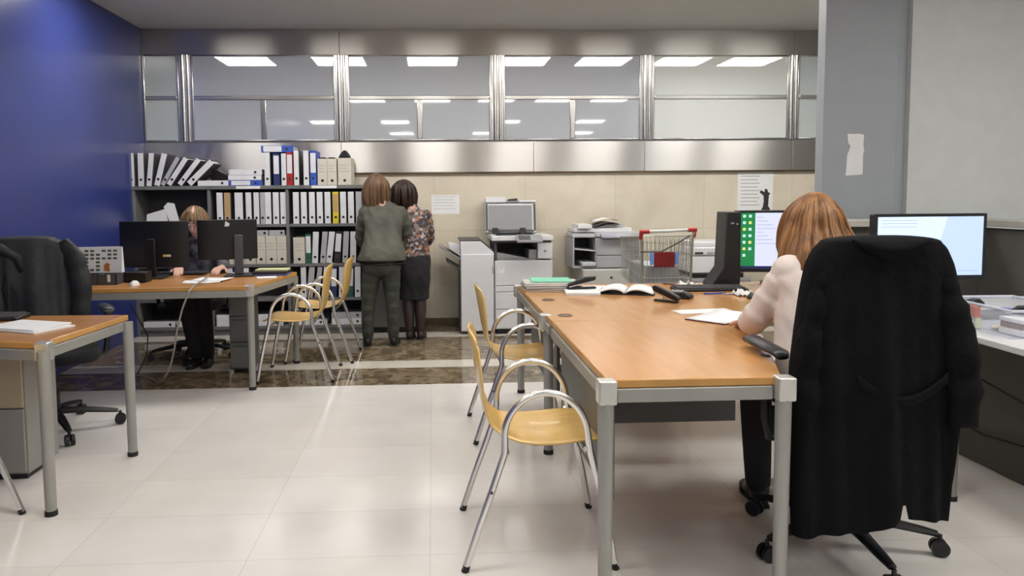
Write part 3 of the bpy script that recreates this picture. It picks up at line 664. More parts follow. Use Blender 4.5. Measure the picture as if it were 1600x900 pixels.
for (z0, z1) in ((.73, .885), (.612, .722)):
    b = MB(); b.box(1.565, 1.835, 6.955, 6.9695, z0, z1); b.build('front_cover' if z0 > .7 else 'paper_drawer', M_mf, mf, world=True, bevel=.003)
b = MB(); b.box(1.335, 1.352, 6.97, 7.38, .605, .895, M_mf); b.box(1.352, 1.555, 7.34, 7.38, .62, .895, M_dgrey); b.box(1.352, 1.554, 6.97, 7.34, .605, .625, M_mf); b.build('tray_frame', None, mf, world=True, bevel=.002)
b = MB(); b.prism([(1.353, .785), (1.553, .765), (1.553, .775), (1.353, .797)], 6.96, 7.338, 'y'); b.build('middle_tray', M_lgrey, mf, world=True, bevel=.002)
b = MB(); b.box(1.42, 1.552, 6.93, 7.30, .627, .665); b.build('lower_tray', M_lgrey, mf, world=True, bevel=.006)
b = MB(); b.box(1.335, 1.554, 6.975, 7.33, .900, .938, M_lgrey); b.box(1.556, 1.985, 6.975, 7.38, .897, .905, M_dgrey); b.box(1.556, 1.985, 6.965, 7.38, .906, .945, M_lgrey); b.build('scanner_unit', None, mf, world=True, bevel=.005)
b = MB(); b.prism([(6.90, .915), (6.975, .940), (6.975, .908), (6.90, .895)], 1.60, 1.90, 'x'); b.build('control_panel', mat('mfp_panel', (.42, .43, .50), .4, noise_amt=.2), mf, world=True, bevel=.004)
b = MB(); b.box(1.36, 1.92, 7.02, 7.37, .946, .985, M_white); b.box(1.385, 1.52, 6.96, 7.30, .9855, 1.025, M_white); b.prism([(1.53, .986), (1.86, .986), (1.83, 1.03), (1.68, 1.02), (1.60, .995)], 7.06, 7.34, 'y', M_lgrey); b.build('document_feeder', None, mf, world=True, bevel=.006)
b = MB(); b.grid(lambda u, v: Vector((1.55+.24*u, 7.0+.30*v, 1.0+.042*math.sin(u*2.6)+.0*v)), 8, 3); b.build('feeder_tray', M_dgrey, mf, world=True, thick=.006)
b = MB(); b.grid(lambda u, v: Vector((0+.26*u, 0+.28*v, .0+.03*math.sin(u*3.0))), 9, 3)
tag(b.build('paper_sheet', M_paper, None, thick=.003), 'white sheets curling out of the grey multifunction printer feeder', 'paper').location = (1.56, 7.02, 1.05)

# ------------------------------------------------------------------ white printer right of the trolley
cab = pedestal('printer_stand', 'grey cabinet under the small white printer behind the left screen', 2.42, 3.05, 6.90, 7.40, .50, M_mgrey, drawers=2)
wp = thing('office_printer', 'small white printer half hidden behind the black screen edge', 'printer', (2.75, 7.15, .502))
b = MB(); b.box(2.485, 3.0, 6.93, 7.38, .545, .715, M_white); b.build('body', None, wp, world=True, bevel=.012, seg=3)
b = MB(); b.box(2.50, 2.985, 6.92, 7.37, .503, .543, M_black); b.build('paper_tray', None, wp, world=True, bevel=.004)
b = MB(); b.box(2.48, 3.005, 6.92, 7.38, .7165, .80, M_white); b.build('upper_housing', None, wp, world=True, bevel=.014, seg=3)
b = MB(); b.box(2.495, 2.99, 6.95, 7.37, .801, .848, M_white); b.build('top_lid', None, wp, world=True, bevel=.012, seg=3)
b = MB(); b.box(2.505, 2.585, 6.916, 6.9195, .735, .75, M_black); b.build('output_slot', None, wp, world=True, smooth=0)
b = MB(); [b.box(2.63+k*.03, 2.65+k*.03, 6.9165, 6.9195, .735, .75, M_mgrey) for k in range(3)]; b.build('keypad', None, wp, world=True, smooth=0)

# ------------------------------------------------------------------ supermarket trolley
tr = thing('shopping_trolley', 'wire shopping trolley with red-ended handle standing behind the long desk', 'shopping trolley', (1.82, 5.95, 0))
M_wire = mat('zinc_wire', (.62, .61, .55), .3, metal=.85, noise_amt=.06)
TY0, TY1 = 5.62, 6.42
def tw(s, z):   # half width at depth s (0 handle,1 front) and height z
    return (.205-.05*s)*(.88+.12*(z-.45)/.5)
def zt(s): return .985-.05*s
def zb_(s): return .50+.10*s
def TP(s, side, z): return Vector((1.815+side*tw(s, z), TY0+.02+(TY1-TY0)*s, z))
b = MB()
for s in [i/16 for i in range(17)]:
    b.tube([TP(s, -1, zt(s)), TP(s, -1, zb_(s)), TP(s, 1, zb_(s)), TP(s, 1, zt(s))], .0028, 6)
for k in range(1, 6):
    f_ = k/6
    for side in (-1, 1): b.tube([TP(0, side, zb_(0)+(zt(0)-zb_(0))*f_), TP(1, side, zb_(1)+(zt(1)-zb_(1))*f_)], .0024, 6)
for k in range(9):
    x = -1+2*k/8; b.tube([Vector((1.815+x*tw(0, zb_(0)), TY0+.02, zb_(0))), Vector((1.815+x*tw(1, zb_(1)), TY1+.02, zb_(1))), Vector((1.815+x*tw(1, zt(1)), TY1+.02, zt(1)))], .0026, 6)
for k in range(1, 6):
    z = zb_(1)+(zt(1)-zb_(1))*k/6; b.tube([TP(1, -1, z), TP(1, 1, z)], .0024, 6)
b.build('basket_wires', M_wire, tr, world=True)
b = MB(); b.tube([TP(0, -1, zt(0)), TP(1, -1, zt(1)), TP(1, 1, zt(1)), TP(0, 1, zt(0))], .006, 10); b.build('basket_rim', M_wire, tr, world=True)
b = MB()
for k in range(13):
    x = 1.815-.185+.37*k/12; b.tube([(x, TY0, .50), (x, TY0, .96)], .0024, 6)
for z in (.52, .66, .80, .94): b.tube([(1.815-.19, TY0, z), (1.815+.19, TY0, z)], .003, 6)
b.build('rear_gate', M_wire, tr, world=True)
b = MB(); b.tube([(1.605, TY0-.01, .865), (1.76, TY0-.02, .865), (1.88, TY0-.02, .925), (1.99, TY0-.02, .99)], .0055, 8); b.build('seat_bar', M_dgrey, tr, world=True)
b = MB(); b.tube([(1.60, TY0-.03, 1.02), (1.80, TY0-.035, 1.025), (2.03, TY0-.03, 1.035)], .012, 12); h = b.build('handle', mat('clear_handle', (.62, .64, .58), .25, noise_amt=.05), tr, world=True)
for (xa, xb, nm) in ((1.592, 1.665, 'left'), (1.965, 2.035, 'right')):
    b = MB(); z = 1.021 if nm == 'left' else 1.033
    b.tube([(xa, TY0-.03, z), (xb, TY0-.03, z+.001)], .0165, 12, M_red := mat('red_plastic', (.45, .015, .015), .35, noise_amt=.1))
    xx = xa+.012 if nm == 'left' else xb-.012
    b.tube([(xx, TY0-.03, z), (xx, TY0-.005, z-.055)], .015, 10, M_red); b.build('handle_grip', None, h, world=True)
b = MB(); b.box(1.705, 1.865, TY0-.035, TY0-.02, .745, .865, mat('seat_flap_red', (.25, .012, .012), .5, noise_amt=.2)); fl = b.build('child_seat_flap', None, tr, world=True, bevel=.005)
for xa in (1.676, 1.868):
    b = MB(); b.box(xa, xa+.027, TY0-.04, TY0-.015, .765, .86, mat('flap_end_blue', (.20, .35, .75), .4, noise_amt=.1)); b.build('flap_end', None, fl, world=True, bevel=.004)
b = MB()
for side in (-1, 1):
    x = 1.815+side*.19
    b.tube([(1.815+side*.205, TY0-.03, 1.02), (1.815+side*.20, TY0, .96), (x, TY0+.02, .55), (x, TY0+.05, .16), (x, TY0+.12, .13), (x-side*.03, TY1-.02, .15)], .010, 10)
    b.tube([(x, TY0+.3, .135), (x, TY0+.2, .50)], .009, 8)
b.tube([(1.815-.19, TY0+.06, .15), (1.815+.19, TY0+.06, .15)], .009, 8); b.tube([(1.815-.155, TY1-.03, .15), (1.815+.155, TY1-.03, .15)], .009, 8)
b.build('chassis', M_wire, tr, world=True)
for (x, y) in ((1.625, TY0+.10), (2.005, TY0+.10), (1.66, TY1-.06), (1.97, TY1-.06)):
    b = MB(); b.cyl((x-.012, y, .055), (x+.012, y, .055), .055, n=20, m=M_rubber); b.box(x-.018, x-.014, y-.012, y+.012, .05, .145, M_wire); b.box(x+.014, x+.018, y-.012, y+.012, .05, .145, M_wire); b.build('wheel', None, tr, world=True)
b = MB(); b.box(-.13, .13, 0, .5, 0, .17, mat('carton_grey', (.42, .44, .46), .5, noise_amt=.2)); b.box(-.131, .131, -.001, .001, .05, .09, M_mgrey)
tag(b.build('storage_carton', None, None, bevel=.004), 'pale grey carton lying inside the shopping trolley', 'box').location = (1.81, 5.72, .575)

# ------------------------------------------------------------------ things on the right desks
ZD = .7205
def sheet(name, label, cat, c, w_, h_, rz, m=M_paper, th=.0015, z=ZD, curl=0.0, lines=0, group=None):
    b = MB(); mi = b.mi(m)
    def fn(u, v):
        x = (u-.5)*w_; y = (v-.5)*h_; return Vector((x, y, curl*(abs(u-.5)*2)**2*1.0+.0004))
    b.grid(fn, 9, 9, m); o = b.build(name, None, None, thick=th, smooth=60)
    if lines:
        q = MB()
        for k in range(lines):
            y = h_*(.38-.76*k/lines); q.box(-w_*.38, w_*(.2+.15*((k*7) % 3)), y, y+.003, th/2+.0007, th/2+.0012, M_ink)
        q.build('printed_lines', None, o, smooth=0)
    o.location = (*c, z+th/2); o.rotation_euler = (0, 0, R(rz)); return tag(o, label, cat, group)
# folder pile at the far left corner
g = 'folders piled at the far left corner of the long desk'
zz = ZD
for k, (nm, col, w_, h_, t_, rz, lab) in enumerate([('tan', (.55, .36, .20), .36, .27, .010, 1, 'buff cardboard folder, lowest of the pile at the far desk corner'),
        ('white', (.62, .62, .6), .33, .25, .010, -1, 'white folder second in the pile at the far desk corner'), ('greyf', (.30, .30, .30), .35, .26, .012, 1.5, 'grey folder in the middle of the pile at the far desk corner'),
        ('cream', (.50, .50, .44), .34, .26, .016, -2, 'cream paper bundle under the green folder'), ('mint', (.20, .62, .42), .25, .22, .008, -4, 'mint green folder on top of the pile')]):
    b = MB(); m = mat('folder_'+nm, col, .55, noise_amt=.06); b.box(-w_/2, w_/2, -h_/2, h_/2, 0, t_*.2, m); b.box(-w_/2+.004, w_/2-.008, -h_/2+.004, h_/2-.004, t_*.2, t_*.8, M_paper); b.box(-w_/2, w_/2, -h_/2, h_/2, t_*.8, t_, m)
    o = b.build('cardboard_folder', None, None, bevel=.001, seg=1, smooth=0); o.location = (.735+(.0 if k < 4 else .005), 4.57+(0 if k < 4 else .03), zz); o.rotation_euler = (0, 0, R(rz)); tag(o, lab, 'folder', g); zz += t_+.0006
# paper stack with hole punch
b = MB(); b.box(-.10, .10, -.14, .14, 0, .016, M_paper); b.box(-.101, .101, -.141, .141, .004, .006, M_lgrey); o = b.build('paper_stack', None, None, smooth=0); tag(o, 'white paper stack under the black hole punch', 'papers'); o.location = (.895, 4.40, ZD); o.rotation_euler = (0, 0, R(-6))
hp = thing('stapler', 'black stapler lying open on the white paper stack', 'stapler', (.905, 4.44, ZD+.0165), R(8))
b = MB(); b.box(-.09, .09, -.018, .018, 0, .012); b.build('base', M_black, hp, bevel=.004)
b = MB(); b.prism([(-.085, .018), (.085, .052), (.092, .075), (.02, .072), (-.085, .034)], -.016, .016, 'y'); b.build('arm', M_black, hp, bevel=.005)
b = MB(); b.prism([(-.08, .0125), (.08, .046), (.08, .051), (-.08, .0175)], -.012, .012, 'y'); b.build('magazine', M_chrome, hp)
# open ring folder with white pages
of = thing('open_folder', 'open black folder with white pages in the middle of the long desk', 'folder', (1.17, 4.38, ZD), R(-20))
b = MB(); b.box(-.17, .17, -.135, .135, 0, .006); b.build('cover', M_black, of, bevel=.002)
for s_ in (-1, 1):
    b = MB()
    b.grid(lambda u, v: Vector((s_*(.003+.160*u), -.13+.26*v, .010+.030*math.sin(PI*min(1, u*1.05))**.8*(1-.55*u))), 12, 4); b.build('page_block', M_paper, of, thick=.006)
b = MB(); b.box(-.02, .13, -.12, .10, .0, .0012); o = b.build('paper_sheet', M_paper, None, smooth=0); o.location = (.985, 4.60, ZD); tag(o, 'loose white sheet behind the black stapler', 'paper')
# second stapler
sp = thing('stapler', 'black stapler standing open on bare desk left of the keyboard', 'stapler', (1.285, 3.95, ZD), R(-52))
b = MB(); b.box(-.085, .06, -.017, .017, 0, .012); b.build('base', M_black, sp, bevel=.004)
b = MB(); b.prism([(-.09, .055), (.06, .010), (.075, .026), (.06, .040), (-.08, .088), (-.10, .078)], -.016, .016, 'y'); b.build('arm', M_black, sp, bevel=.005)
b = MB(); b.prism([(-.085, .044), (.055, .003), (.06, .013), (-.09, .054)], -.011, .011, 'y'); b.build('magazine', M_chrome, sp)
tp = thing('telephone', 'small black telephone handset beside the open stapler', 'telephone', (1.39, 4.10, ZD), R(-35))
b = MB(); b.prism([(-.08, 0), (.08, 0), (.08, .02), (.04, .04), (-.06, .028), (-.08, .02)], -.035, .035, 'y', M_black); b.build('base', None, tp, bevel=.006)
b = MB(); [b.box(-.04+.025*i, -.024+.025*i, -.024+.02*j, -.011+.02*j, .036, .043, M_lgrey) for i in range(3) for j in range(3)]; b.build('keypad', None, tp, smooth=0)
# notebook with paper by the woman's hand
nb = thing('notebook', 'white notebook the woman in cream is writing on', 'notebook', (1.365, 3.40, ZD), R(38))
b = MB(); b.box(-.15, .15, -.105, .105, 0, .004, mat('maroon_cover', (.10, .02, .03), .5, noise_amt=.1)); b.build('cover', None, nb, bevel=.001)
b = MB(); b.grid(lambda u, v: Vector((-.147+.294*u, -.102+.204*v, .006+.012*u*u)), 8, 4); b.build('pages', M_paper, nb, thick=.003)
sheet('paper_sheet', 'white sheet poking out behind the notebook on the desk', 'paper', (1.36, 3.62), .30, .12, 8)
# keyboard
def keyboard(name, label, loc, rz, w_=.44, d_=.14):
    k = thing(name, label, 'keyboard', loc, R(rz))
    b = MB(); b.prism([(-d_/2, 0), (d_/2, 0), (d_/2, .024), (-d_/2, .014)], -w_/2, w_/2, 'x'); b.build('case', M_black, k, bevel=.004)
    b = MB(); n = 18
    for r_ in range(5):
        for c_ in range(n):
            x0 = -w_/2+.012+c_*(w_-.024)/n; y0 = -d_/2+.012+r_*(d_-.024)/5; z0 = .0145+.010*(y0+d_/2)/d_
            b.box(x0, x0+(w_-.024)/n-.003, y0, y0+.019, z0, z0+.007)
    o = b.build('keys', M_dgrey, k, smooth=0); tag(o, kind='stuff'); return k
keyboard('keyboard', 'black keyboard below the left screen on the long desk', (1.69, 4.42, ZD), -1)
# pens and small clutter
for (c, rz, nm, col, lab) in [((1.66, 4.24), 8, 'blue', (.05, .10, .5), 'blue pen lying below the keyboard'), ((1.76, 4.20), -4, 'greyp', (.35, .35, .4), 'grey pen lying right of the blue pen')]:
    b = MB(); b.cyl((-.07, 0, .0045), (.055, 0, .0045), .0045, n=10, m=mat('pen_'+nm, col, .3)); b.cyl((.055, 0, .0045), (.07, 0, .0045), .0045, .001, n=10, m=M_black); o = b.build('pen', None, None)
    o.location = (*c, ZD); o.rotation_euler = (0, 0, R(rz)); tag(o, lab, 'pen')
ms = thing('computer_mouse', 'black computer mouse beside the sleeve of the woman in cream', 'mouse', (1.80, 4.02, ZD), R(15))
b = MB(); vs = b.ell((0, 0, .0), (.032, .055, .034), seg=20, rings=14)
for v in b.bm.verts: v.co.z = max(v.co.z, 0)
b.build('body', M_black, ms)
b = MB(); b.cyl((-.004, .03, .030), (.004, .03, .030), .008, n=12); b.build('scroll_wheel', M_mgrey, ms)
b = MB(); b.grid(lambda u, v: Vector((-.05+.1*u, -.05+.1*v, .003+.05*abs(noise.noise((u*4, v*4, 1))))), 9, 9); o = b.build('crumpled_tissue', M_paper, None, thick=.003); o.location = (1.80, 4.17, ZD); tag(o, 'crumpled white tissue between keyboard and mouse', 'tissue')
b = MB(); b.grid(lambda u, v: Vector((-.06+.12*u, -.04+.08*v, .004+.06*abs(noise.noise((u*3, v*3, 4))))), 9, 9); o = b.build('crumpled_paper', M_paper, None, thick=.003); o.location = (1.62, 4.62, ZD); tag(o, 'crumpled pale paper left of the screen base, far side of the keyboard', 'paper')
b = MB(); b.tube([(1.50, 4.72, .727), (1.56, 4.66, .727), (1.62, 4.73, .727), (1.70, 4.76, .727)], .004, 8); tag(b.build('cable', M_black, None), 'short black cable curling behind the keyboard of the long desk', 'cable')

# ------------------------------------------------------------------ screens
M_scr = emis('screen_glow_lavender', (.66, .70, .95), .85); M_scr2 = emis('screen_glow_blue', (.62, .76, 1.0), .95)
M_grn = emis('screen_green', (.01, .20, .06), .9); M_line = emis('screen_text', (.35, .42, .62), .7); M_icon = emis('screen_icon', (.55, .85, .75), .8); M_icon2 = emis('screen_icon_yellow', (.75, .75, .2), .8); M_dark = emis('screen_taskbar', (.02, .03, .12), .5); M_scrd = emis('screen_glow_fold', (.52, .65, .98), .85)
def screen(name, label, loc, rz, w_, h_, z0, depth=.045, content=None, stand=True, back=False, group=None):
    t = thing(name, label, 'computer monitor', loc, R(rz), group)
    b = MB(); b.box(-w_/2, w_/2, 0, depth, z0, z0+h_); b.build('housing', M_black, t, bevel=.005)
    b = MB(); bz = .014
    b.box(-w_/2, w_/2, -.006, -.0005, z0+h_-bz, z0+h_); b.box(-w_/2, w_/2, -.006, -.0005, z0, z0+bz*1.5); b.box(-w_/2, -w_/2+bz, -.006, -.0005, z0+bz*1.5, z0+h_-bz); b.box(w_/2-bz, w_/2, -.006, -.0005, z0+bz*1.5, z0+h_-bz)
    b.build('bezel', M_black, t, smooth=0)
    if content: content(t, -w_/2+bz, w_/2-bz, z0+bz*1.5, z0+h_-bz)
    else:
        b = MB(); b.box(-w_/2+bz, w_/2-bz, -.003, -.0006, z0+bz*1.5, z0+h_-bz); b.build('display', M_scr, t, smooth=0)
    if stand:
        b = MB(); b.box(-.035, .035, depth+.001, depth+.03, .015, z0+h_*.62); b.build('stand_neck', M_black, t, bevel=.006)
        b = MB(); b.prism([(-.12, -.04), (.12, -.04), (.10, .16), (-.10, .16)], 0, .014, 'z'); b.build('stand_base', M_black, t, bevel=.004)
    return t
def content1(t, x0, x1, z0, z1):
    b = MB(); b.box(x0, x1, -.003, -.0006, z0+.018, z1, M_scr); b.build('display', None, t, smooth=0)
    q = MB(); xg = x0+(x1-x0)*.17; q.box(x0, xg, -.0036, -.0031, z0+.018, z1, M_grn); q.box(x0, x1, -.0036, -.0006, z0+.0, z0+.018, M_dark)
    for i in range(2):
        for j in range(7):
            if i == 1 and j == 6: continue
            xx = x0+.014+i*.036; zz = z1-.030-j*.042; q.box(xx, xx+.018, -.0042, -.0037, zz, zz+.018, M_icon2 if (i+j) % 3 == 2 else M_icon)
    for j in range(8): q.box(xg+.01, xg+.05+.03*((j*5) % 4), -.0042, -.0037, z1-.03-j*.024, z1-.027-j*.024, M_line)
    q.box(xg+.13, xg+.28, -.0042, -.0037, z1-.135, z1-.133, M_line); q.box(xg+.13, xg+.132, -.0042, -.0037, z0+.10, z1-.133, M_line)
    q.build('screen_image', None, t, smooth=0)
screen('computer_monitor', 'black monitor with green icon strip left of the woman in cream', (2.24, 4.60, ZD), -10, .56, .395, .085, depth=.13, content=content1)
tw_ = thing('computer_unit', 'black upright computer unit with flared foot left of the green-striped screen', 'computer', (1.895, 4.63, ZD), R(-4))
b = MB(); b.prism([(-.047, .475), (.045, .475), (.045, .0), (-.135, .0), (-.13, .02), (-.06, .12)], -.10, .10, 'y'); b.build('housing', M_black, tw_, bevel=.006)
b = MB(); b.box(-.02, .0, -.1012, -.1002, .40, .41, M_mgrey); b.cyl((.02, -.1012, .40), (.02, -.1002, .40), .006, n=10, m=M_mgrey); b.build('power_button', None, tw_)
def content2(t, x0, x1, z0, z1):
    b = MB(); b.box(x0, x1, -.003, -.0006, z0, z1, M_scr2); b.build('display', None, t, smooth=0)
    q = MB(); q.prism([(x0+(x1-x0)*.66, z1), (x1, z1), (x1, z0), (x0+(x1-x0)*.50, z0)], -.0036, -.0031, 'y', M_scrd)
    for j in range(3): q.box(x0+.02, x0+.20+.08*((j*3) % 3), -.0042, -.0037, z1-.018-j*.016, z1-.016-j*.016, M_line)
    q.box(x0+.30, x1-.02, -.0042, -.0037, z0+.02, z0+.022, M_line)
    q.build('screen_image', None, t, smooth=0)
screen('computer_monitor', 'black monitor glowing pale blue on the white side table', (2.44, 3.50, ZD), 0, .565, .325, .16, content=content2)
keyboard('keyboard', 'black keyboard on the white side table, hidden behind the black coat', (2.50, 3.32, ZD), -2, .40, .13)

# ------------------------------------------------------------------ plastic bins on the side table
def clearplastic():
    m = bpy.data.materials.new('clear_plastic'); m.use_nodes = True; nt = m.node_tree; b = nt.nodes['Principled BSDF']
    tr_ = nt.nodes.new('ShaderNodeBsdfTransparent'); tr_.inputs[0].default_value = (.93, .94, .97, 1); mx = nt.nodes.new('ShaderNodeMixShader'); mx.inputs[0].default_value = .22
    nt.links.new(tr_.outputs[0], mx.inputs[1]); nt.links.new(b.outputs[0], mx.inputs[2]); nt.links.new(mx.outputs[0], nt.nodes['Material Output'].inputs[0])
    b.inputs['Base Color'].default_value = (.86, .88, .95, 1); b.inputs['Roughness'].default_value = .18; b.inputs['Transmission Weight'].default_value = .0; b.inputs['IOR'].default_value = 1.2
    return m
M_clear = clearplastic()
def bin_(label, c, w_, d_, h_, rz):
    t = thing('plastic_bin', label, 'plastic bin', (*c, ZD), R(rz))
    b = MB(); th = .003
    def wall(p, q): pass
    bot = .92
    b.prism([(-w_/2*bot, -d_/2*bot), (w_/2*bot, -d_/2*bot), (w_/2*bot, d_/2*bot), (-w_/2*bot, d_/2*bot)], .0, .003)
    def side(a0, a1, b0, b1):
        va = [b.bm.verts.new(p) for p in (a0, a1, b1, b0)]; b.bm.faces.new(va)
    P = [(-1, -1), (1, -1), (1, 1), (-1, 1)]
    for i in range(4):
        p, q = P[i], P[(i+1) % 4]
        side((p[0]*w_/2*bot, p[1]*d_/2*bot, .003), (q[0]*w_/2*bot, q[1]*d_/2*bot, .003), (p[0]*w_/2, p[1]*d_/2, h_), (q[0]*w_/2, q[1]*d_/2, h_))
    b.build('tub', M_clear, t, smooth=0)
    b = MB(); b.tube([(p[0]*w_/2, p[1]*d_/2, h_) for p in P], .006, 8, closed=True); b.build('rim', mat('milky_plastic', (.55, .57, .66), .3, noise_amt=.03), t)
    return t
bin_('clear plastic bin of small office things on the side table', (2.465, 3.00), .32, .42, .115, -2)
# contents

def put(name, label, cat, mb, m, loc, rz=0, rx=0, bevel=.002):
    o = mb.build(name, m, None, bevel=bevel); o.location = loc; o.rotation_euler = (R(rx), 0, R(rz)); return tag(o, label, cat)
b = MB(); b.box(-.035, .035, -.012, .012, 0, .045); put('red_box', 'small red carton in the clear bin, beside the black coat', 'box', b, mat('red_card', (.55, .10, .05), .6, noise_amt=.1), (2.345, 3.06, ZD+.052), 70)
b = MB(); b.box(-.03, .03, -.012, .012, 0, .04); put('note_block', 'pale yellow note block low in the clear bin', 'note block', b, mat('pale_yellow', (.60, .62, .40), .7, noise_amt=.05), (2.350, 3.045, ZD+.005), 62)
b = MB(); b.box(-.11, .10, -.06, .06, 0, .025, M_white); b.box(-.108, .095, -.055, .055, .026, .050, mat('brown_card', (.16, .09, .08), .6, noise_amt=.1)); b.box(-.11, .10, -.06, .06, .051, .068, M_white)
put('box_of_forms', 'white and brown box of forms in the clear bin', 'box', b, None, (2.475, 2.885, ZD+.005), 0)
for k, (x, y, rz, lab) in enumerate([(2.40, 3.14, 20, 'black stamp handle sticking up at the back of the clear bin'), (2.47, 2.93, -35, 'black hole punch lying over the rim of the clear bin'), (2.56, 2.90, 40, 'black calculator leaning at the right end of the clear bin')]):
    b = MB(); b.prism([(-.05, 0), (.05, .0), (.055, .02), (.02, .04), (-.03, .035), (-.055, .015)], -.018, .018, 'y'); put('stamp' if k == 0 else 'desk_tool', lab, 'desk tool', b, M_black, (x, y, ZD+.078), rz, bevel=.005)
b = MB(); b.box(-.06, .06, -.02, .02, 0, .012); put('blue_marker', 'dark blue marker case across the back of the clear bin', 'marker', b, mat('marker_blue', (.03, .05, .35), .4), (2.44, 2.96, ZD+.085), -60)
b = MB(); b.ell((0, 0, .012), (.04, .02, .012)); put('eraser', 'cream eraser on the floor of the clear bin', 'eraser', b, mat('eraser_cream', (.6, .55, .4), .6), (2.40, 2.99, ZD+.005), 15)
b = MB(); b.tube([(2.215, 3.05, .62), (2.32, 3.0, .52), (2.45, 2.9, .43), (2.56, 2.78, .38), (2.60, 2.5, .36)], .006, 8); tag(b.build('power_cable', M_black, None), 'thick black cable sagging below the white side table', 'cable')
b = MB(); b.tube([(2.605, 3.9, .30), (2.60, 3.7, .20), (2.60, 3.3, .16), (2.60, 2.7, .22)], .005, 8); tag(b.build('power_cable', M_black, None), 'thin dark cable low along the side table panel', 'cable')

# ------------------------------------------------------------------ notices on the walls
def notice(label, c, w_, h_, wy, tilt=0, figure=False, lines=6, crumple=False, name='wall_notice'):
    b = MB()
    if crumple:
        out = [(-.5, -.5), (.5, -.47), (.5, .02), (.56, .12), (.5, .2), (.52, .47), (.22, .5), (-.2, .49), (-.46, .5), (-.40, .28), (-.26, .2), (-.44, .0)]
        b.prism([(x*w_, z*h_) for x, z in out], -.0015, 0, 'y', M_paper)
    else: b.box(-w_/2, w_/2, -.0012, 0, -h_/2, h_/2, M_paper)
    o = b.build(name, None, None, smooth=0)
    if lines:
        q = MB()
        for k in range(lines):
            z = h_*(.40-.8*k/lines); x1 = w_*(.12 if figure else .36)-.02*((k*3) % 2)
            q.box(-w_*.42, x1, -.0018, -.0013, z, z+h_*.018, M_ink)
        q.build('printed_lines', None, o, smooth=0)
    if figure:
        q = MB(); f_ = w_*.16
        q.prism([(.30*w_+dx*f_, -h_*.46+dz*h_*.55) for dx, dz in [(-.9, 0), (.9, 0), (.7, .15), (.45, .22), (.5, .5), (.55, .72), (.8, .80), (.4, .86), (.2, 1), (-.2, 1), (-.25, .86), (-.9, .95), (-1.1, .85), (-.4, .70), (-.35, .45), (-.5, .2)]], -.0022, -.0013, 'y', M_inkb); q.build('printed_figure', None, o, smooth=0)
    o.location = (c[0], wy, c[1]); o.rotation_euler = (0, R(tilt), 0); return tag(o, label, 'notice')
notice('white typed notice on the beige wall above the photocopier sorter', (.131, 1.222), .282, .19, YB-.001, lines=5)
notice('white poster with small dark statue figure on the beige wall', (3.315, 1.315), .37, .415, YB-.001, figure=True, lines=9)
notice('crumpled white paper strip taped to the blue-grey pillar', (2.878, 1.568), .118, .285, 4.919, lines=0, crumple=True)

# ------------------------------------------------------------------ things on the left desks
g = 'white papers on the near left desk'
zz = ZD
for k, (rz, dx, dy) in enumerate([(-24, .03, -.02), (-20, 0, 0)]):
    b = MB(); b.box(-.15, .15, -.105, .105, 0, .007, M_paper); b.box(-.1505, .1505, -.1055, .1055, .002, .003, M_lgrey); o = b.build('paper_sheaf', None, None, smooth=0); o.location = (-1.875+dx, 3.46+dy, zz); o.rotation_euler = (0, 0, R(rz)); zz += .0076
    tag(o, 'white paper sheaf on near left desk, %s of two' % ('lower' if k == 0 else 'upper'), 'papers', g)
keyboard('keyboard', 'black keyboard at the far edge of the near left desk', (-2.24, 3.72, ZD), 0, .42, .13)
def rear_monitor(label, loc, rz, w_, h_, z0, neck_x=0, neck=M_dgrey):
    t = thing('computer_monitor', label, 'computer monitor', loc, R(rz))
    b = MB(); b.prism([(-w_/2, 0), (w_/2, 0), (w_/2, -.02), (w_/2-.06, -.045), (-w_/2+.06, -.045), (-w_/2, -.02)], z0, z0+h_); b.build('housing', M_black, t, bevel=.005)
    b = MB(); b.box(-w_/2+.012, w_/2-.012, .0005, .003, z0+.02, z0+h_-.012); b.build('display', M_scr, t, smooth=0)
    b = MB(); b.box(neck_x-.032, neck_x+.032, -.085, -.0465, .014, z0+h_*.62, neck); b.build('stand_neck', None, t, bevel=.006)
    b = MB(); b.prism([(neck_x-.11, -.16), (neck_x+.11, -.16), (neck_x+.09, .06), (neck_x-.09, .06)], 0, .013); b.build('stand_base', M_black, t, bevel=.004)
    return t
m1 = rear_monitor('black monitor seen from behind, nearer the blue wall', (-2.075, 5.60, ZD), -3, .51, .345, .075, neck_x=.0, neck=M_black)
b = MB(); b.box(.075, .135, -.0475, -.046, .155, .172, mat('sticker_yellow', (.75, .55, .05), .5)); b.box(.105, .135, -.0476, -.0460, .155, .172, M_paper); b.build('sticker', None, m1, smooth=0)
b = MB(); b.box(-.02, .02, -.0475, -.046, .255, .263, M_lgrey); b.build('badge', None, m1, smooth=0)
m2 = rear_monitor('black monitor seen from behind, nearer the yellow chairs', (-1.55, 5.64, ZD), 16, .43, .30, .125, neck_x=.075)
b = MB(); b.prism([(-.02, .375), (.01, .375), (.018, .395), (-.012, .415)], -.0475, -.0455, 'y'); b.build('paper_scrap', M_paper, m2, smooth=0)
keyboard('keyboard', 'black keyboard behind the monitor on the far left desk', (-1.93, 5.735, ZD), 180, .36, .12)
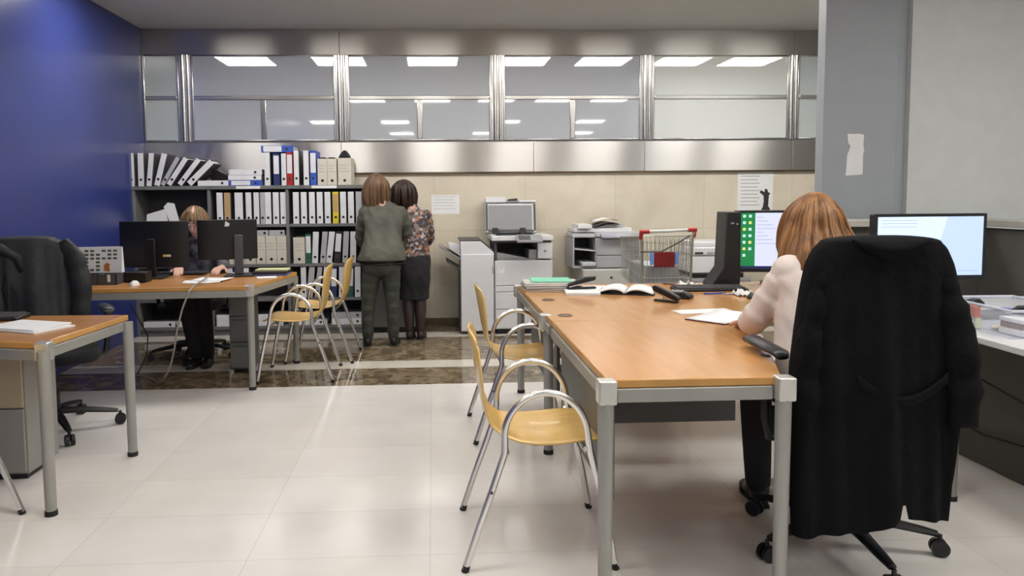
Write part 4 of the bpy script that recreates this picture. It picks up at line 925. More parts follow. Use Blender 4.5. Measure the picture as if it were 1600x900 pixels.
# desk calendar, organiser, mouse, papers
cl = thing('desk_calendar', 'large white printed desk calendar beside the monitor near the blue wall', 'calendar', (-2.42, 5.38, ZD), R(4))
b = MB(); b.prism([(-.03, .06), (.03, .06), (.008, .245), (-.008, .245)], -.19, .19, 'x', M_paper); b.build('pages', None, cl, smooth=0)
b = MB()
for r_ in range(6):
    for c_ in range(9):
        if random.random() < .78 and not (r_ < 3 and c_ > 5): xx = -.18+c_*.039; zz = .075+r_*.027; yy = -.031+.022*(zz-.06)/.185; b.box(xx, xx+.026, yy-.0018, yy-.0006, zz, zz+.015, mat('calendar_green', (.10, .14, .09), .7))
b.prism([(.07, .075), (.11, .070), (.105, .105), (.11, .12), (.09, .135), (.07, .115)], -.0302, -.0235, 'y', mat('calendar_orange', (.5, .20, .03), .6)); b.build('printed_days', None, cl, smooth=0)
b = MB(); b.box(-.19, .19, -.05, .05, 0, .058); b.build('calendar_stand', M_black, cl, bevel=.004)
og = thing('desk_organiser', 'black desk organiser in front of the white desk calendar', 'organiser', (-2.30, 5.19, ZD))
b = MB(); b.box(-.13, .13, -.06, .06, 0, .006, M_dgrey)
for (x0, x1, y0, y1) in ((-.13, .13, .055, .06), (-.13, .13, -.06, -.055), (-.13, -.125, -.06, .06), (.125, .13, -.06, .06), (.0, .005, -.06, .06)): b.box(x0, x1, y0, y1, .006, .072, M_dgrey)
b.build('tray', None, og, world=False, smooth=0)
b = MB(); b.box(.07, .09, -.062, -.0605, .02, .07, M_paper); b.build('white_label', None, og, smooth=0)
b = MB(); b.box(-.085, .085, -.05, .05, 0, .075, M_black); o = b.build('telephone', None, None, bevel=.01); o.location = (-2.095, 5.30, ZD); tag(o, 'black telephone base left of the white mouse', 'telephone')
wm = thing('computer_mouse', 'white computer mouse at the front edge of the far left desk', 'mouse', (-2.03, 5.08, ZD))
b = MB(); b.ell((0, 0, 0), (.03, .05, .034), seg=20, rings=14)
for v in b.bm.verts: v.co.z = max(v.co.z, 0)
b.build('body', M_white, wm)
b = MB(); b.tube([(0, .045, .01), (.03, .09, .006), (.0, .14, .006), (-.05, .2, .006)], .002, 6); b.build('mouse_cable', M_black, wm)
for k, (x, y, rz, w_, h_, lab) in enumerate([(-1.62, 5.22, 12, .25, .18, 'white papers in front of the far left monitors'), (-1.58, 5.32, -8, .24, .20, 'white sheet tucked under the monitor near the yellow chairs'),
        (-1.42, 5.74, 3, .28, .10, 'white papers behind the monitor stand near the yellow chairs')]):
    sheet('paper_sheet', lab, 'paper', (x, y), w_, h_, rz, th=.004, z=ZD+.0045*k*(1 if k < 2 else 0), curl=.004)
b = MB(); b.box(-.12, .12, -.07, .07, 0, .012, mat('yellow_folder', (.60, .62, .32), .6, noise_amt=.05)); o = b.build('cardboard_folder', None, None, smooth=0, bevel=.001); o.location = (-1.23, 5.70, ZD+.030); tag(o, 'pale yellow folder topping the pile on the far left desk', 'folder')
b = MB(); b.box(-.13, .13, -.09, .09, 0, .012, mat('blue_folder', (.08, .10, .30), .6, noise_amt=.05)); b.box(-.125, .125, -.085, .085, .0122, .028, M_black); o = b.build('cardboard_folder', None, None, smooth=0, bevel=.001); o.location = (-1.235, 5.66, ZD); tag(o, 'blue and black folder under the pale yellow one', 'folder')
b = MB(); b.box(-.07, .07, -.05, .05, 0, .006, M_paper); o = b.build('envelope', None, None, smooth=0); o.location = (-1.22, 5.44, ZD); o.rotation_euler = (0, 0, .3); tag(o, 'white envelope at the right end of the far left desk', 'envelope')
b = MB(); b.tube([(-1.62, 5.36, .745), (-1.58, 5.1, .744), (-1.585, 4.93, .73), (-1.60, 4.87, .70), (-1.645, 4.86, .58), (-1.69, 4.88, .44), (-1.725, 4.93, .32), (-1.77, 5.0, .22), (-1.80, 5.02, .15), (-1.86, 5.1, .07), (-1.95, 5.2, .02), (-2.07, 5.38, .007), (-2.3, 5.55, .007)], .006, 8)
tag(b.build('power_cable', mat('grey_cable', (.30, .27, .23), .6, noise_amt=.1), None), 'pale grey cable hanging over the front edge of the far left desk', 'cable')
b = MB(); b.tube([(-2.02, 4.98, .60), (-2.0, 5.2, .35), (-2.05, 5.3, .2), (-2.2, 5.5, .01)], .004, 8); tag(b.build('power_cable', M_black, None), 'thin black cable dangling under the far left desk', 'cable')

# ------------------------------------------------------------------ office chairs
def office_chair(label, loc, rz, base_rot=0, back=(.46, .56, .53), arm=True, seat_h=.47, back_y=-.21, arm_z=.70):
    """local: sitter faces +y; back at -y"""
    t = thing('office_chair', label, 'office chair', loc, rz)
    for k in range(5):
        a = base_rot + 2*PI*k/5 - rz; d = Vector((math.cos(a), math.sin(a), 0)); n = Vector((-d.y, d.x, 0))
        b = MB()
        pts = [d*.03+Vector((0, 0, .115)), d*.15+Vector((0, 0, .108)), d*.28+Vector((0, 0, .088)), d*.325+Vector((0, 0, .080))]
        b.tube(pts, [.026, .023, .018, .014], 8, sq=(.8, 1.1)); arm_o = b.build('base_arm', M_black, t)
        b = MB(); c = d*.335
        for s_ in (-1, 1): b.cyl(c+n*(s_*.006)+Vector((0, 0, .03)), c+n*(s_*.022)+Vector((0, 0, .03)), .03, n=18)
        b.cyl(c+Vector((0, 0, .03)), c+Vector((0, 0, .078)), .008, n=10); b.build('caster', M_black, arm_o)
    b = MB(); b.cyl((0, 0, .09), (0, 0, .22), .032, .03, n=18, m=M_black); b.cyl((0, 0, .22), (0, 0, .40), .015, n=14, m=M_chrome); b.build('gas_column', None, t)
    b = MB(); b.box(-.10, .10, -.14, .12, seat_h-.085, seat_h-.055); b.build('mechanism', M_black, t, bevel=.01)
    b = MB()
    def fs(u, v):
        a = 2*PI*u; r = (1-v)
        ex = 4.0; cx = math.copysign(abs(math.cos(a))**(2/ex), math.cos(a)); cy = math.copysign(abs(math.sin(a))**(2/ex), math.sin(a))
        return cx, cy
    prof = [(0, -.052), (.7, -.05), (.93, -.04), (1.0, -.01), (.96, .018), (.8, .03), (0.02, .026)]
    def fn(u, v):
        k = v*6; i = min(int(k), 5); f_ = k-i; r = prof[i][0]*(1-f_)+prof[i+1][0]*f_; z = prof[i][1]*(1-f_)+prof[i+1][1]*f_
        cx, cy = fs(u, 0); return Vector((cx*r*.245, cy*r*.235+.01, seat_h-.02+z))
    b.grid(fn, 32, 13, closeu=True); b.build('seat', M_blackmesh, t, smooth=180)
    bw, bz0, bh = back
    b = MB()
    def fb(u, v):
        a = 2*PI*u; cx, cy = fs(u, 0); k = v*6; i = min(int(k), 5); f_ = k-i; r = prof[i][0]*(1-f_)+prof[i+1][0]*f_; dz = prof[i][1]*(1-f_)+prof[i+1][1]*f_
        z = bz0+bh/2+cy*r*bh/2; x = cx*r*bw/2*(1-.12*abs(cy*r)); return Vector((x, back_y+dz*.8+.35*x*x-.06*((z-bz0)/bh), z))
    b.grid(fb, 32, 13, closeu=True); b.build('backrest', M_blackmesh, t, smooth=180)
    b = MB(); b.tube([(0, -.10, seat_h-.07), (0, back_y-.03, seat_h-.06), (0, back_y-.055, seat_h+.05), (0, back_y-.06, bz0+.25)], .02, 10, sq=(1, 1.6)); b.build('back_bracket', M_black, t)
    if arm:
        for s_ in (-1, 1):
            b = MB(); b.tube([(s_*.17, 0, seat_h-.065), (s_*.27, 0, seat_h-.05), (s_*.285, .0, seat_h+.02), (s_*.285, .01, arm_z-.03)], .016, 10, sq=(1, 1.4)); a_ = b.build('armrest_post', M_black, t)
            b = MB(); b.tube([(s_*.285, -.12, arm_z-.012), (s_*.285, -.10, arm_z), (s_*.285, .05, arm_z+.004), (s_*.28, .14, arm_z+.004), (s_*.277, .165, arm_z-.008)], [.018, .026, .03, .03, .018], 12, sq=(.55, 1.25), refup=(0, 0, 1)); b.build('arm_pad', mat('armrest_black', (.022, .023, .026), .4, noise_amt=.1), a_, smooth=180)
    return t
MAINCH = (1.50, 2.60, 0)
office_chair('black office chair of the woman in cream, black coat over its back', MAINCH, R(0), base_rot=R(-90+0), arm_z=.752)
office_chair('black office chair behind the near left desk, jacket over its back', (-2.15, 4.20, 0), R(180+30), base_rot=R(20), arm_z=.68, back=(.44, .55, .50), back_y=-.24)
office_chair('black office chair under the woman at the far left desk', (-1.97, 6.10, 0), R(180), base_rot=R(60), back=(.44, .55, .45), arm_z=.66)
# ------------------------------------------------------------------ coat and jacket hung over chairs
def garment(name, label, cat, loc, prof, hem, folds, m, depth=(.06, .12), cy=None, seed=1, nU=120, nV=60):
    """prof: list of (z, xl, xr) from top to bottom in world coords relative to loc; hem(x)->z"""
    rnd = random.Random(seed); ph = [rnd.uniform(0, 6.28) for _ in range(8)]
    zs = [p[0] for p in prof]
    def ext(z):
        if z >= zs[0]: return prof[0][1], prof[0][2]
        for a, b in zip(prof, prof[1:]):
            if z >= b[0]:
                t = (a[0]-z)/(a[0]-b[0]); return a[1]*(1-t)+b[1]*t, a[2]*(1-t)+b[2]*t
        return prof[-1][1], prof[-1][2]
    ztop = zs[0]
    def fn(u, v):
        a = 2*PI*u; ex = 3.2
        cx = math.copysign(abs(math.cos(a))**(2/ex), math.cos(a)); sy = math.copysign(abs(math.sin(a))**(2/ex), math.sin(a))
        if v < .12:     # closing cap over the shoulders
            q = v/.12; r = math.sin(q*PI/2)**.8; z = ztop + .022*math.cos(q*PI/2)
            xl, xr = ext(ztop); dd = depth[0]
            return Vector(((xl+xr)/2+cx*(xr-xl)/2*r, (cy(z) if cy else 0)+sy*dd*r, z))
        q = (v-.12)/.88
        xl, xr = ext(ztop); xm = (xl+xr)/2+cx*(xr-xl)/2
        h = hem(xm, -1 if sy < 0 else 1); z = ztop+(h-ztop)*q
        xl, xr = ext(z); x = (xl+xr)/2+cx*(xr-xl)/2; tq = (ztop-z)/max(.01, ztop-hem(0, -1))
        h = hem(x, -1 if sy < 0 else 1); z = ztop+(h-ztop)*q
        dd = depth[0]+(depth[1]-depth[0])*min(1, tq*1.3)
        f = 0
        for k, (fr, am) in enumerate(folds): f += am*math.sin(fr*x*10+ph[k]+1.5*z)
        amp = min(1, tq*1.6+.08)
        return Vector((x, (cy(z) if cy else 0)+sy*dd+f*amp*(1 if sy <= 0 else .6), z))
    b = MB(); b.grid(fn, nU, nV, closeu=True)
    return b, fn
def sleeve(parent, pts, rs, m, name='sleeve', seed=0):
    b = MB(); P = []; Q = []
    n = len(pts); steps = 22
    for i in range(steps):
        t = i/(steps-1)*(n-1); k = min(int(t), n-2); f = t-k
        p = Vector(pts[k]).lerp(Vector(pts[k+1]), f); r = rs[k]*(1-f)+rs[k+1]*f
        P.append(p+Vector((0, .006*math.sin(i*1.3+seed), 0))); Q.append(r*(1+.06*math.sin(i*1.9+seed)+.04*math.sin(i*3.7+seed)))
    b.tube(P, Q, 18, sq=(1.0, .72)); return b.build(name, m, parent, world=True, smooth=180)
coat = thing('black_coat', 'long black wool coat hanging over the office chair on the right', 'coat', (1.47, 2.36, 0))
def hemf(x, side):
    if side > 0: return .42
    X = x+1.47
    if X < 1.40: return .195+.012*math.sin((X-1.2)*12)
    if X < 1.50: return .205+(X-1.40)*.5
    if X < 1.53: return .30
    return .255-(X-1.53)*.2
prof = [(1.150, -.190, .200), (1.13, -.212, .220), (1.08, -.238, .242), (1.0, -.255, .262), (.87, -.275, .280), (.745, -.292, .285), (.55, -.300, .262), (.35, -.300, .245), (.10, -.300, .235)]
b, _ = garment('coat', None, None, None, prof, hemf, [(2.1, .012), (4.3, .009), (7.5, .005)], None, depth=(.065, .085), cy=lambda z: -.0-.03*(1.15-z)*1.0+.0, seed=5, nU=220, nV=90)
b.build('coat_body', M_blackcloth, coat, smooth=180)
sleeve(coat, [(1.655, 2.35, 1.085), (1.685, 2.325, .97), (1.715, 2.30, .84), (1.727, 2.285, .70), (1.722, 2.275, .545)], [.04, .052, .056, .055, .046], M_blackcloth, seed=1)
sleeve(coat, [(1.285, 2.35, 1.085), (1.258, 2.338, .98), (1.235, 2.330, .84), (1.228, 2.325, .68), (1.24, 2.322, .50)], [.035, .046, .054, .054, .048], M_blackcloth, seed=2)
b = MB(); b.grid(lambda u, v: Vector((1.36+.30*u, 2.268-.006*math.sin(PI*u), .715-.075*math.sin(PI*u)+.030*(v-.5))), 20, 3); b.build('belt', M_blackcloth, coat, world=True, thick=.005, smooth=180)
b = MB(); b.grid(lambda u, v: Vector((1.34+.26*u, 2.292-.018*math.sin(PI*v)*math.sin(PI*u)-.006*v, 1.160-.06*v*math.sin(PI*u))), 16, 6); b.build('collar', M_blackcloth, coat, world=True, thick=.010, smooth=180)
jk = thing('dark_jacket', 'dark padded jacket draped over the chair at the left edge', 'jacket', (-2.36, 4.45, 0), R(18))
M_jk = mat('charcoal_nylon', (.022, .024, .027), .55, noise_amt=.35, nscale=4, bump=.5, bscale=22, spec=.4)
prof = [(1.075, -.20, .13), (1.05, -.25, .19), (.97, -.28, .235), (.85, -.30, .26), (.70, -.31, .275), (.5, -.31, .27)]
b, _ = garment('jacket', None, None, None, prof, lambda x, s: .50+.02*math.sin(x*20), [(2.4, .016), (5.1, .010), (9, .006)], None, depth=(.085, .12), cy=lambda z: -.02*(1.1-z), seed=9)
b.build('jacket_body', M_jk, jk, smooth=180)
sleeve(jk, [(-2.20, 4.42, 1.05), (-2.13, 4.38, .95), (-2.10, 4.36, .80), (-2.11, 4.36, .64), (-2.14, 4.37, .52)], [.05, .066, .062, .056, .05], M_jk, seed=4)
b = MB(); b.grid(lambda u, v: Vector((-2.42+.20*u+.02*v, 4.386-.018*math.sin(PI*u), 1.055-.50*v)), 10, 20); b.build('lining', mat('jacket_lining', (.006, .006, .007), .8), jk, world=True, thick=.006, smooth=180)
b = MB(); b.tube([(-2.60, 4.37, 1.05), (-2.50, 4.355, 1.03), (-2.42, 4.36, .98), (-2.40, 4.37, .88)], [.025, .03, .028, .02], 12); b.build('hood_fold', M_jk, jk, world=True, smooth=180)

# ------------------------------------------------------------------ people
def hand(b, wrist, d, n, curl=.5, s=1.0, side=1):
    """fingers and palm: d forward direction, n back-of-hand normal"""
    d = Vector(d).normalized(); n = Vector(n); n = (n-d*n.dot(d)).normalized(); t = d.cross(n)*side; w_ = Vector(wrist)
    b.cap(w_, w_+d*.03*s, .024*s, .026*s, flat=(.7, 1), refup=n)
    c = w_+d*.055*s; b.ell(c, (.040*s, .036*s, .015*s), rot=Matrix((d, t, n)).transposed())
    for k, (o_, L) in enumerate(((.026, .068), (.009, .076), (-.009, .070), (-.025, .056))):
        p = w_+d*(.082*s)+t*o_*s; L *= s; a1, a2, a3 = curl*.5, curl*1.1, curl*1.5
        dirs = [(d*math.cos(a)-n*math.sin(a)+t*(o_*2.2)).normalized() for a in (a1, a1+a2*.7, a1+a2*.7+a3*.5)]
        q = p
        for j, (fr, r0, r1) in enumerate(((.45, .0092, .0085), (.30, .0085, .008), (.25, .008, .007))):
            e = q+dirs[j]*L*fr; b.cap(q, e, r0*s, r1*s, n=8); q = e
    p = w_+d*.025*s+t*.026*s; e = p+(d*.55+t*.75-n*.3).normalized()*.035*s; b.cap(p, e, .012*s, .0105*s, n=8); b.cap(e, e+(d*.9+t*.2-n*.3).normalized()*.03*s, .0105*s, .008*s, n=8)
def head(b, c, fwd, up_=(0, 0, 1), s=1.0):
    f = Vector(fwd).normalized(); u = Vector(up_); u = (u-f*u.dot(f)).normalized(); r = f.cross(u); c = Vector(c)
    def rot(): return Matrix((r, f, u)).transposed()
    b.ell(c+u*.025*s, (.074*s, .094*s, .092*s), rot=rot(), seg=20, rings=16)
    b.ell(c+f*.022*s-u*.05*s, (.056*s, .066*s, .068*s), rot=rot(), seg=18, rings=14)
    b.ell(c+f*.055*s-u*.092*s, (.028*s, .026*s, .022*s), rot=rot())
    b.ell(c+f*.098*s-u*.022*s, (.011*s, .016*s, .022*s), rot=rot()); b.ell(c+f*.104*s-u*.036*s, (.015*s, .012*s, .009*s), rot=rot())
    b.ell(c+f*.084*s-u*.066*s, (.022*s, .012*s, .008*s), rot=rot())
    for s_ in (-1, 1):
        b.ell(c+r*s_*.076*s-f*.005*s-u*.012*s, (.007*s, .018*s, .028*s), rot=rot()); b.ell(c+f*.078*s+r*s_*.03*s+u*.018*s, (.02*s, .012*s, .008*s), rot=rot())
    return r, f, u
def face(parent, c, fwd, up_, s=1.0):
    f = Vector(fwd).normalized(); u = Vector(up_); u = (u-f*u.dot(f)).normalized(); r = f.cross(u); c = Vector(c); ro = Matrix((r, f, u)).transposed()
    for s_ in (-1, 1):
        b = MB(); b.ell(c+f*.087*s+r*s_*.03*s+u*.003*s, (.012*s, .008*s, .006*s), mat('eye_white', (.7, .7, .68), .3), rot=ro); b.ell(c+f*.094*s+r*s_*.03*s+u*.002*s, (.0055*s, .003*s, .0055*s), mat('iris_brown', (.06, .03, .015), .2), rot=ro); b.build('eye', None, parent, world=True, smooth=180)
        b = MB(); b.cap(c+f*.094*s+r*s_*.016*s+u*.018*s, c+f*.087*s+r*s_*.045*s+u*.018*s, .0035*s, .002*s); b.build('eyebrow', mat('brow_brown', (.10, .06, .03), .8), parent, world=True, smooth=180)
    b = MB(); b.ell(c+f*.094*s-u*.066*s, (.02*s, .006*s, .007*s), rot=ro); b.build('lips', mat('lip', (.45, .16, .14), .4), parent, world=True, smooth=180)
def hair(parent, c, prof, hem, m, seed=0, part=0.0, locks=90, spread=.5, back=(0, -1), name='hair', lock_r=.006, face_open=1.1, jag=.02, open_t=.20):
    """prof(t, a): radius pairs; shell of hair around head centre c. hem(a) gives lowest z offset; a = angle, 0 at back direction"""
    rnd = random.Random(seed); c = Vector(c); bx, by = back; ph = [rnd.uniform(0, 6.28) for _ in range(12)]
    def pos(a, t, off=0.0, clump=True):
        R_, zz = prof(t, a)
        if clump:
            k = .010*math.sin(a*9+ph[0]+t*1.5)+.006*math.sin(a*21+ph[1]+t*2.2)+.004*math.sin(a*37+ph[2])
            R_ += k*min(1, t*2.0)
        R_ += off
        dx = math.sin(a); dy = math.cos(a)
        # a=0 along back
        return c+Vector(((bx*dy+by*dx)*R_*.93, (by*dy-bx*dx)*R_, zz+jag*math.sin(a*13+ph[3])*t*t*.6))
    amax = PI-face_open/2
    def am(t): q = min(1, max(0, (t-open_t)/.22)); q = q*q*(3-2*q); return PI-(face_open/2)*q
    b = MB()
    n = 150
    def fn(u, v): return pos(-am(v)+2*am(v)*u, v)
    b.grid(fn, n, 40)
    o = b.build(name, m, parent, world=True, thick=.012, smooth=180)
    b = MB()
    for k in range(locks):
        a = rnd.uniform(-amax, amax); P = []; Q = []; t1 = rnd.uniform(.88, 1.05); w_ = rnd.uniform(-.12, .12); of = rnd.uniform(.0, .008)
        for j in range(14):
            t = j/13*t1; P.append(pos(a+w_*t*t, min(t, 1.0), of) + Vector((0, 0, -max(0, t-1)*.1))); Q.append(lock_r*(1.0 if 0 < j < 10 else .35+.65*(13-j)/4 if j else .3))
        b.tube(P, Q, 6, sq=(.6, 1.5))
    b.build('hair_locks', m, o, smooth=180, world=True) if False else b.build('hair_locks', m, parent, world=True, smooth=180)
    return o
def blob(name, m, parent, fn, voxel=.007, smooth=8):
    b = MB(); fn(b); o = b.build(name, m, parent, world=True, smooth=180); remesh(o, voxel, smooth); return o
def loft(b, rings, n=32, ex=2.5, fold=.004, seed=0, steps=6):
    """rings: (x, y, z, half width, half depth) top to bottom -> one closed smooth trunk"""
    rg = [Vector(r) for r in rings]; P = []
    for i in range(len(rg)-1):
        p0, p1, p2, p3 = rg[max(i-1, 0)], rg[i], rg[i+1], rg[min(i+2, len(rg)-1)]
        for k in range(steps):
            t = k/steps; P.append(.5*((2*p1)+(p2-p0)*t+(2*p0-5*p1+4*p2-p3)*t*t+(3*p1-p0-3*p2+p3)*t*t*t))
    P.append(rg[-1]); V = []
    for j, r in enumerate(P):
        x, y, z, w_, d_ = r; row = []
        for k in range(n):
            a = 2*PI*k/n; cx = math.copysign(abs(math.cos(a))**(2/ex), math.cos(a)); sy = math.copysign(abs(math.sin(a))**(2/ex), math.sin(a))
            q = fold*(noise.noise((x*3+cx*2.2+seed, sy*1.5, z*11+cx*2.5))*2.2+noise.noise((cx*5+seed, sy*3, z*24-cx*5)))
            row.append(b.bm.verts.new((x+cx*(w_+q), y+sy*(d_+q), z)))
        V.append(row)
    for A, B in zip(V, V[1:]):
        for k in range(n): b.bm.faces.new((A[k], A[(k+1) % n], B[(k+1) % n], B[k]))
    b.bm.faces.new(V[0][::-1]); b.bm.faces.new(V[-1])
def limb(b, pts, rs, fold=.003, seed=0, n=18, flat=(1, 1)):
    """smooth tapered sleeve / trouser leg through joints"""
    pts = [Vector(p) for p in pts]; P = []; Q = []; st = 9
    for i in range(len(pts)-1):
        p0, p1, p2, p3 = pts[max(i-1, 0)], pts[i], pts[i+1], pts[min(i+2, len(pts)-1)]
        for k in range(st):
            t = k/st; P.append(.5*((2*p1)+(p2-p0)*t+(2*p0-5*p1+4*p2-p3)*t*t+(3*p1-p0-3*p2+p3)*t*t*t)); Q.append(rs[i]*(1-t)+rs[i+1]*t)
    P.append(pts[-1]); Q.append(rs[-1])
    Q = [q+fold*math.sin(i*1.15+seed)+fold*.6*math.sin(i*2.3+seed*2) for i, q in enumerate(Q)]
    b.ell(P[0], Q[0]*.98); b.ell(P[-1], Q[-1]*.97); b.tube(P, Q, n, sq=flat)
def shoe(parent, heel, d, L=.235, m=None, h=.075, name='shoe', cuff=None):
    d = Vector(d).normalized(); hl = Vector(heel); n = Vector((-d.y, d.x, 0))
    b = MB(); ro = Matrix((d, n, Vector((0, 0, 1)))).transposed()
    b.ell(hl+d*.045+Vector((0, 0, .045)), (.052, .036, .042), rot=ro); b.ell(hl+d*.12+Vector((0, 0, .034)), (.085, .038, .032), rot=ro); b.ell(hl+d*.185+Vector((0, 0, .028)), (.055, .040, .026), rot=ro)
    b.cap(hl+d*.045+Vector((0, 0, .05)), hl+d*.04+Vector((0, 0, h+.03)), .038, .040)
    o = b.build(name, m, parent, world=True, smooth=180); remesh(o, .006, 4)
    b = MB(); b.prism([tuple((hl+d*x+n*y).xy) for x, y in ((0, -.028), (.04, -.034), (.10, -.030), (.17, -.040), (.22, -.028), (.238, 0), (.22, .028), (.17, .040), (.10, .030), (.04, .034), (0, .028))], 0, .014); b.build('sole', M_rubber, o, world=False if False else True)
    return o
def sole_fix(o): pass

# -- seated woman in cream (right desk)
W3 = thing('person', 'person in cream jumper with long auburn hair, seated writing at the right desk', 'person', (1.50, 2.70, 0))
M_knit = mat('cream_knit', (.66, .575, .53), .85, noise_amt=.06, bump=.12, bscale=120, sheen=.2)
M_trous = mat('black_trousers', (.012, .012, .014), .85, noise_amt=.2)
HC = Vector((1.520, 2.865, 1.185)); HF = Vector((-.05, 1, -.30)); HU = Vector((0, .3, 1))
def body3(b):
    head(b, HC, HF, HU); b.cap(HC+Vector((0, -.02, -.06)), (1.505, 2.79, 1.04), .048, .055)
    b.cap((1.50, 2.745, .96), (1.50, 2.70, .62), .075, .085, flat=(1, 1.25), refup=(0, 1, 0))
    b.cap((1.38, 2.79, 1.0), (1.292, 2.86, .80), .036, .032); b.cap((1.292, 2.86, .80), (1.335, 3.04, .765), .033, .023)
    b.cap((1.62, 2.79, 1.0), (1.70, 2.92, .80), .036, .032); b.cap((1.70, 2.92, .80), (1.62, 3.12, .765), .033, .023)
    b.cap((1.43, 2.68, .53), (1.37, 3.02, .52), .07, .052); b.cap((1.37, 3.02, .52), (1.365, 2.98, .12), .048, .034)
    b.cap((1.57, 2.68, .53), (1.58, 3.06, .52), .07, .052); b.cap((1.58, 3.06, .52), (1.56, 3.05, .12), .048, .034)
    hand(b, (1.335, 3.05, .765), (.25, 1, -.18), (.1, .1, 1), curl=.9, side=-1); hand(b, (1.62, 3.13, .765), (-.2, 1, -.15), (0, 0, 1), curl=.7, side=1)
blob('body', M_skin, W3, body3, .006, 6)
def jumper3(b):
    loft(b, [(1.505, 2.80, 1.085, .060, .050), (1.503, 2.795, 1.070, .095, .062), (1.500, 2.785, 1.035, .150, .080), (1.498, 2.770, .98, .172, .096), (1.492, 2.745, .90, .172, .106), (1.485, 2.72, .80, .175, .108), (1.484, 2.70, .70, .182, .115), (1.50, 2.685, .60, .178, .125), (1.50, 2.68, .56, .178, .125)], fold=.0045, seed=2)
    limb(b, [(1.385, 2.785, 1.005), (1.335, 2.815, .915), (1.288, 2.862, .815), (1.300, 2.935, .785), (1.330, 3.030, .774)], [.068, .060, .056, .049, .034], fold=.0035, seed=1)
    limb(b, [(1.615, 2.785, 1.005), (1.665, 2.84, .915), (1.708, 2.90, .815), (1.69, 2.99, .785), (1.63, 3.105, .775)], [.068, .060, .056, .048, .034], fold=.003, seed=3)
blob('jumper', M_knit, W3, jumper3, .007, 6)
def trous3(b):
    b.ell((1.50, 2.68, .56), (.185, .15, .09))
    for (a, k, f_) in (((1.43, 2.68, .55), (1.365, 3.03, .545), (1.36, 2.97, .10)), ((1.57, 2.68, .55), (1.58, 3.07, .545), (1.56, 3.04, .10))):
        b.cap(a, k, .095, .072); b.cap(k, Vector(k).lerp(Vector(f_), .5), .068, .062); b.cap(Vector(k).lerp(Vector(f_), .5), f_, .062, .052)
blob('trousers', M_trous, W3, trous3, .009, 5)
M_shoe = mat('black_leather', (.012, .011, .011), .35, noise_amt=.2)
shoe(W3, (1.36, 2.92, 0), (0.1, 1, 0), m=M_shoe); shoe(W3, (1.56, 2.99, 0), (.1, 1, 0), m=M_shoe)
def prof3(t, a):
    # crown to shoulder length; bulkier at the sides
    side = abs(math.sin(a)); z0 = .126
    R_ = [.004, .054, .086, .104, .112, .117, .120, .120, .112, .098, .082][int(min(t, .999)*10)]
    R1 = [.054, .086, .104, .112, .117, .120, .120, .112, .098, .082, .07][int(min(t, .999)*10)]
    f_ = t*10-int(min(t, .999)*10); r = R_*(1-f_)+R1*f_
    L = .36 if abs(a) < 1.2 else .36-.10*(abs(a)-1.2)
    zz = z0-(.02*t*10 if t < .1 else .02+ (t-.1)/.9*L) if t >= .1 else z0-.2*t*t*10
    # hair at the back hangs flatter
    if t > .38 and abs(a) < 1.9: r += .085*min(1, (t-.38)/.4)*(1-(abs(a)/1.9)**2)
    return r*(1+.04*side), zz
M_auburn = hairmat('auburn_hair', (.285, .130, .042), (.15, .064, .022))
hair(W3, HC, prof3, None, M_auburn, seed=3, back=(0, -1), face_open=1.5, locks=150, lock_r=.0055)

# -- standing woman in green-grey jacket
W1 = thing('person', 'person in grey-green jacket and trousers, back turned, leaning over the low cabinet', 'person', (-.46, 6.45, 0))
M_olive = mat('olive_grey_jacket', (.080, .080, .063), .75, noise_amt=.30, nscale=6, bump=.9, bscale=11)
M_olive2 = mat('dark_green_trousers', (.038, .042, .034), .8, noise_amt=.15, bump=.3, bscale=12)
H1 = Vector((-.50, 6.70, 1.40)); F1 = Vector((.15, 1, -.75)); UU1 = Vector((0, .75, 1))
def body1(b):
    head(b, H1, F1, UU1); b.cap(H1+Vector((0, -.03, -.06)), (-.45, 6.60, 1.22), .048, .055)
    b.cap((-.45, 6.59, 1.12), (-.45, 6.455, .80), .07, .085, flat=(1, 1.4), refup=(0, 1, 0))
    b.cap((-.59, 6.60, 1.14), (-.63, 6.70, .90), .038, .032); b.cap((-.63, 6.70, .90), (-.52, 6.92, .84), .033, .024)
    b.cap((-.29, 6.60, 1.14), (-.26, 6.72, .92), .038, .032); b.cap((-.26, 6.72, .92), (-.34, 6.92, .84), .033, .024)
    hand(b, (-.52, 6.93, .84), (.3, 1, -.4), (0, .3, 1), .5, side=-1); hand(b, (-.34, 6.93, .84), (-.2, 1, -.4), (0, .3, 1), .5)
    for (hx, kx, fx, fy) in ((-.53, -.565, -.575, 6.42), (-.37, -.365, -.355, 6.42)):
        b.cap((hx, 6.44, .78), (kx, 6.42, .42), .078, .052); b.cap((kx, 6.42, .42), (fx, fy, .08), .05, .032)
blob('body', M_skin, W1, body1, .007, 6)
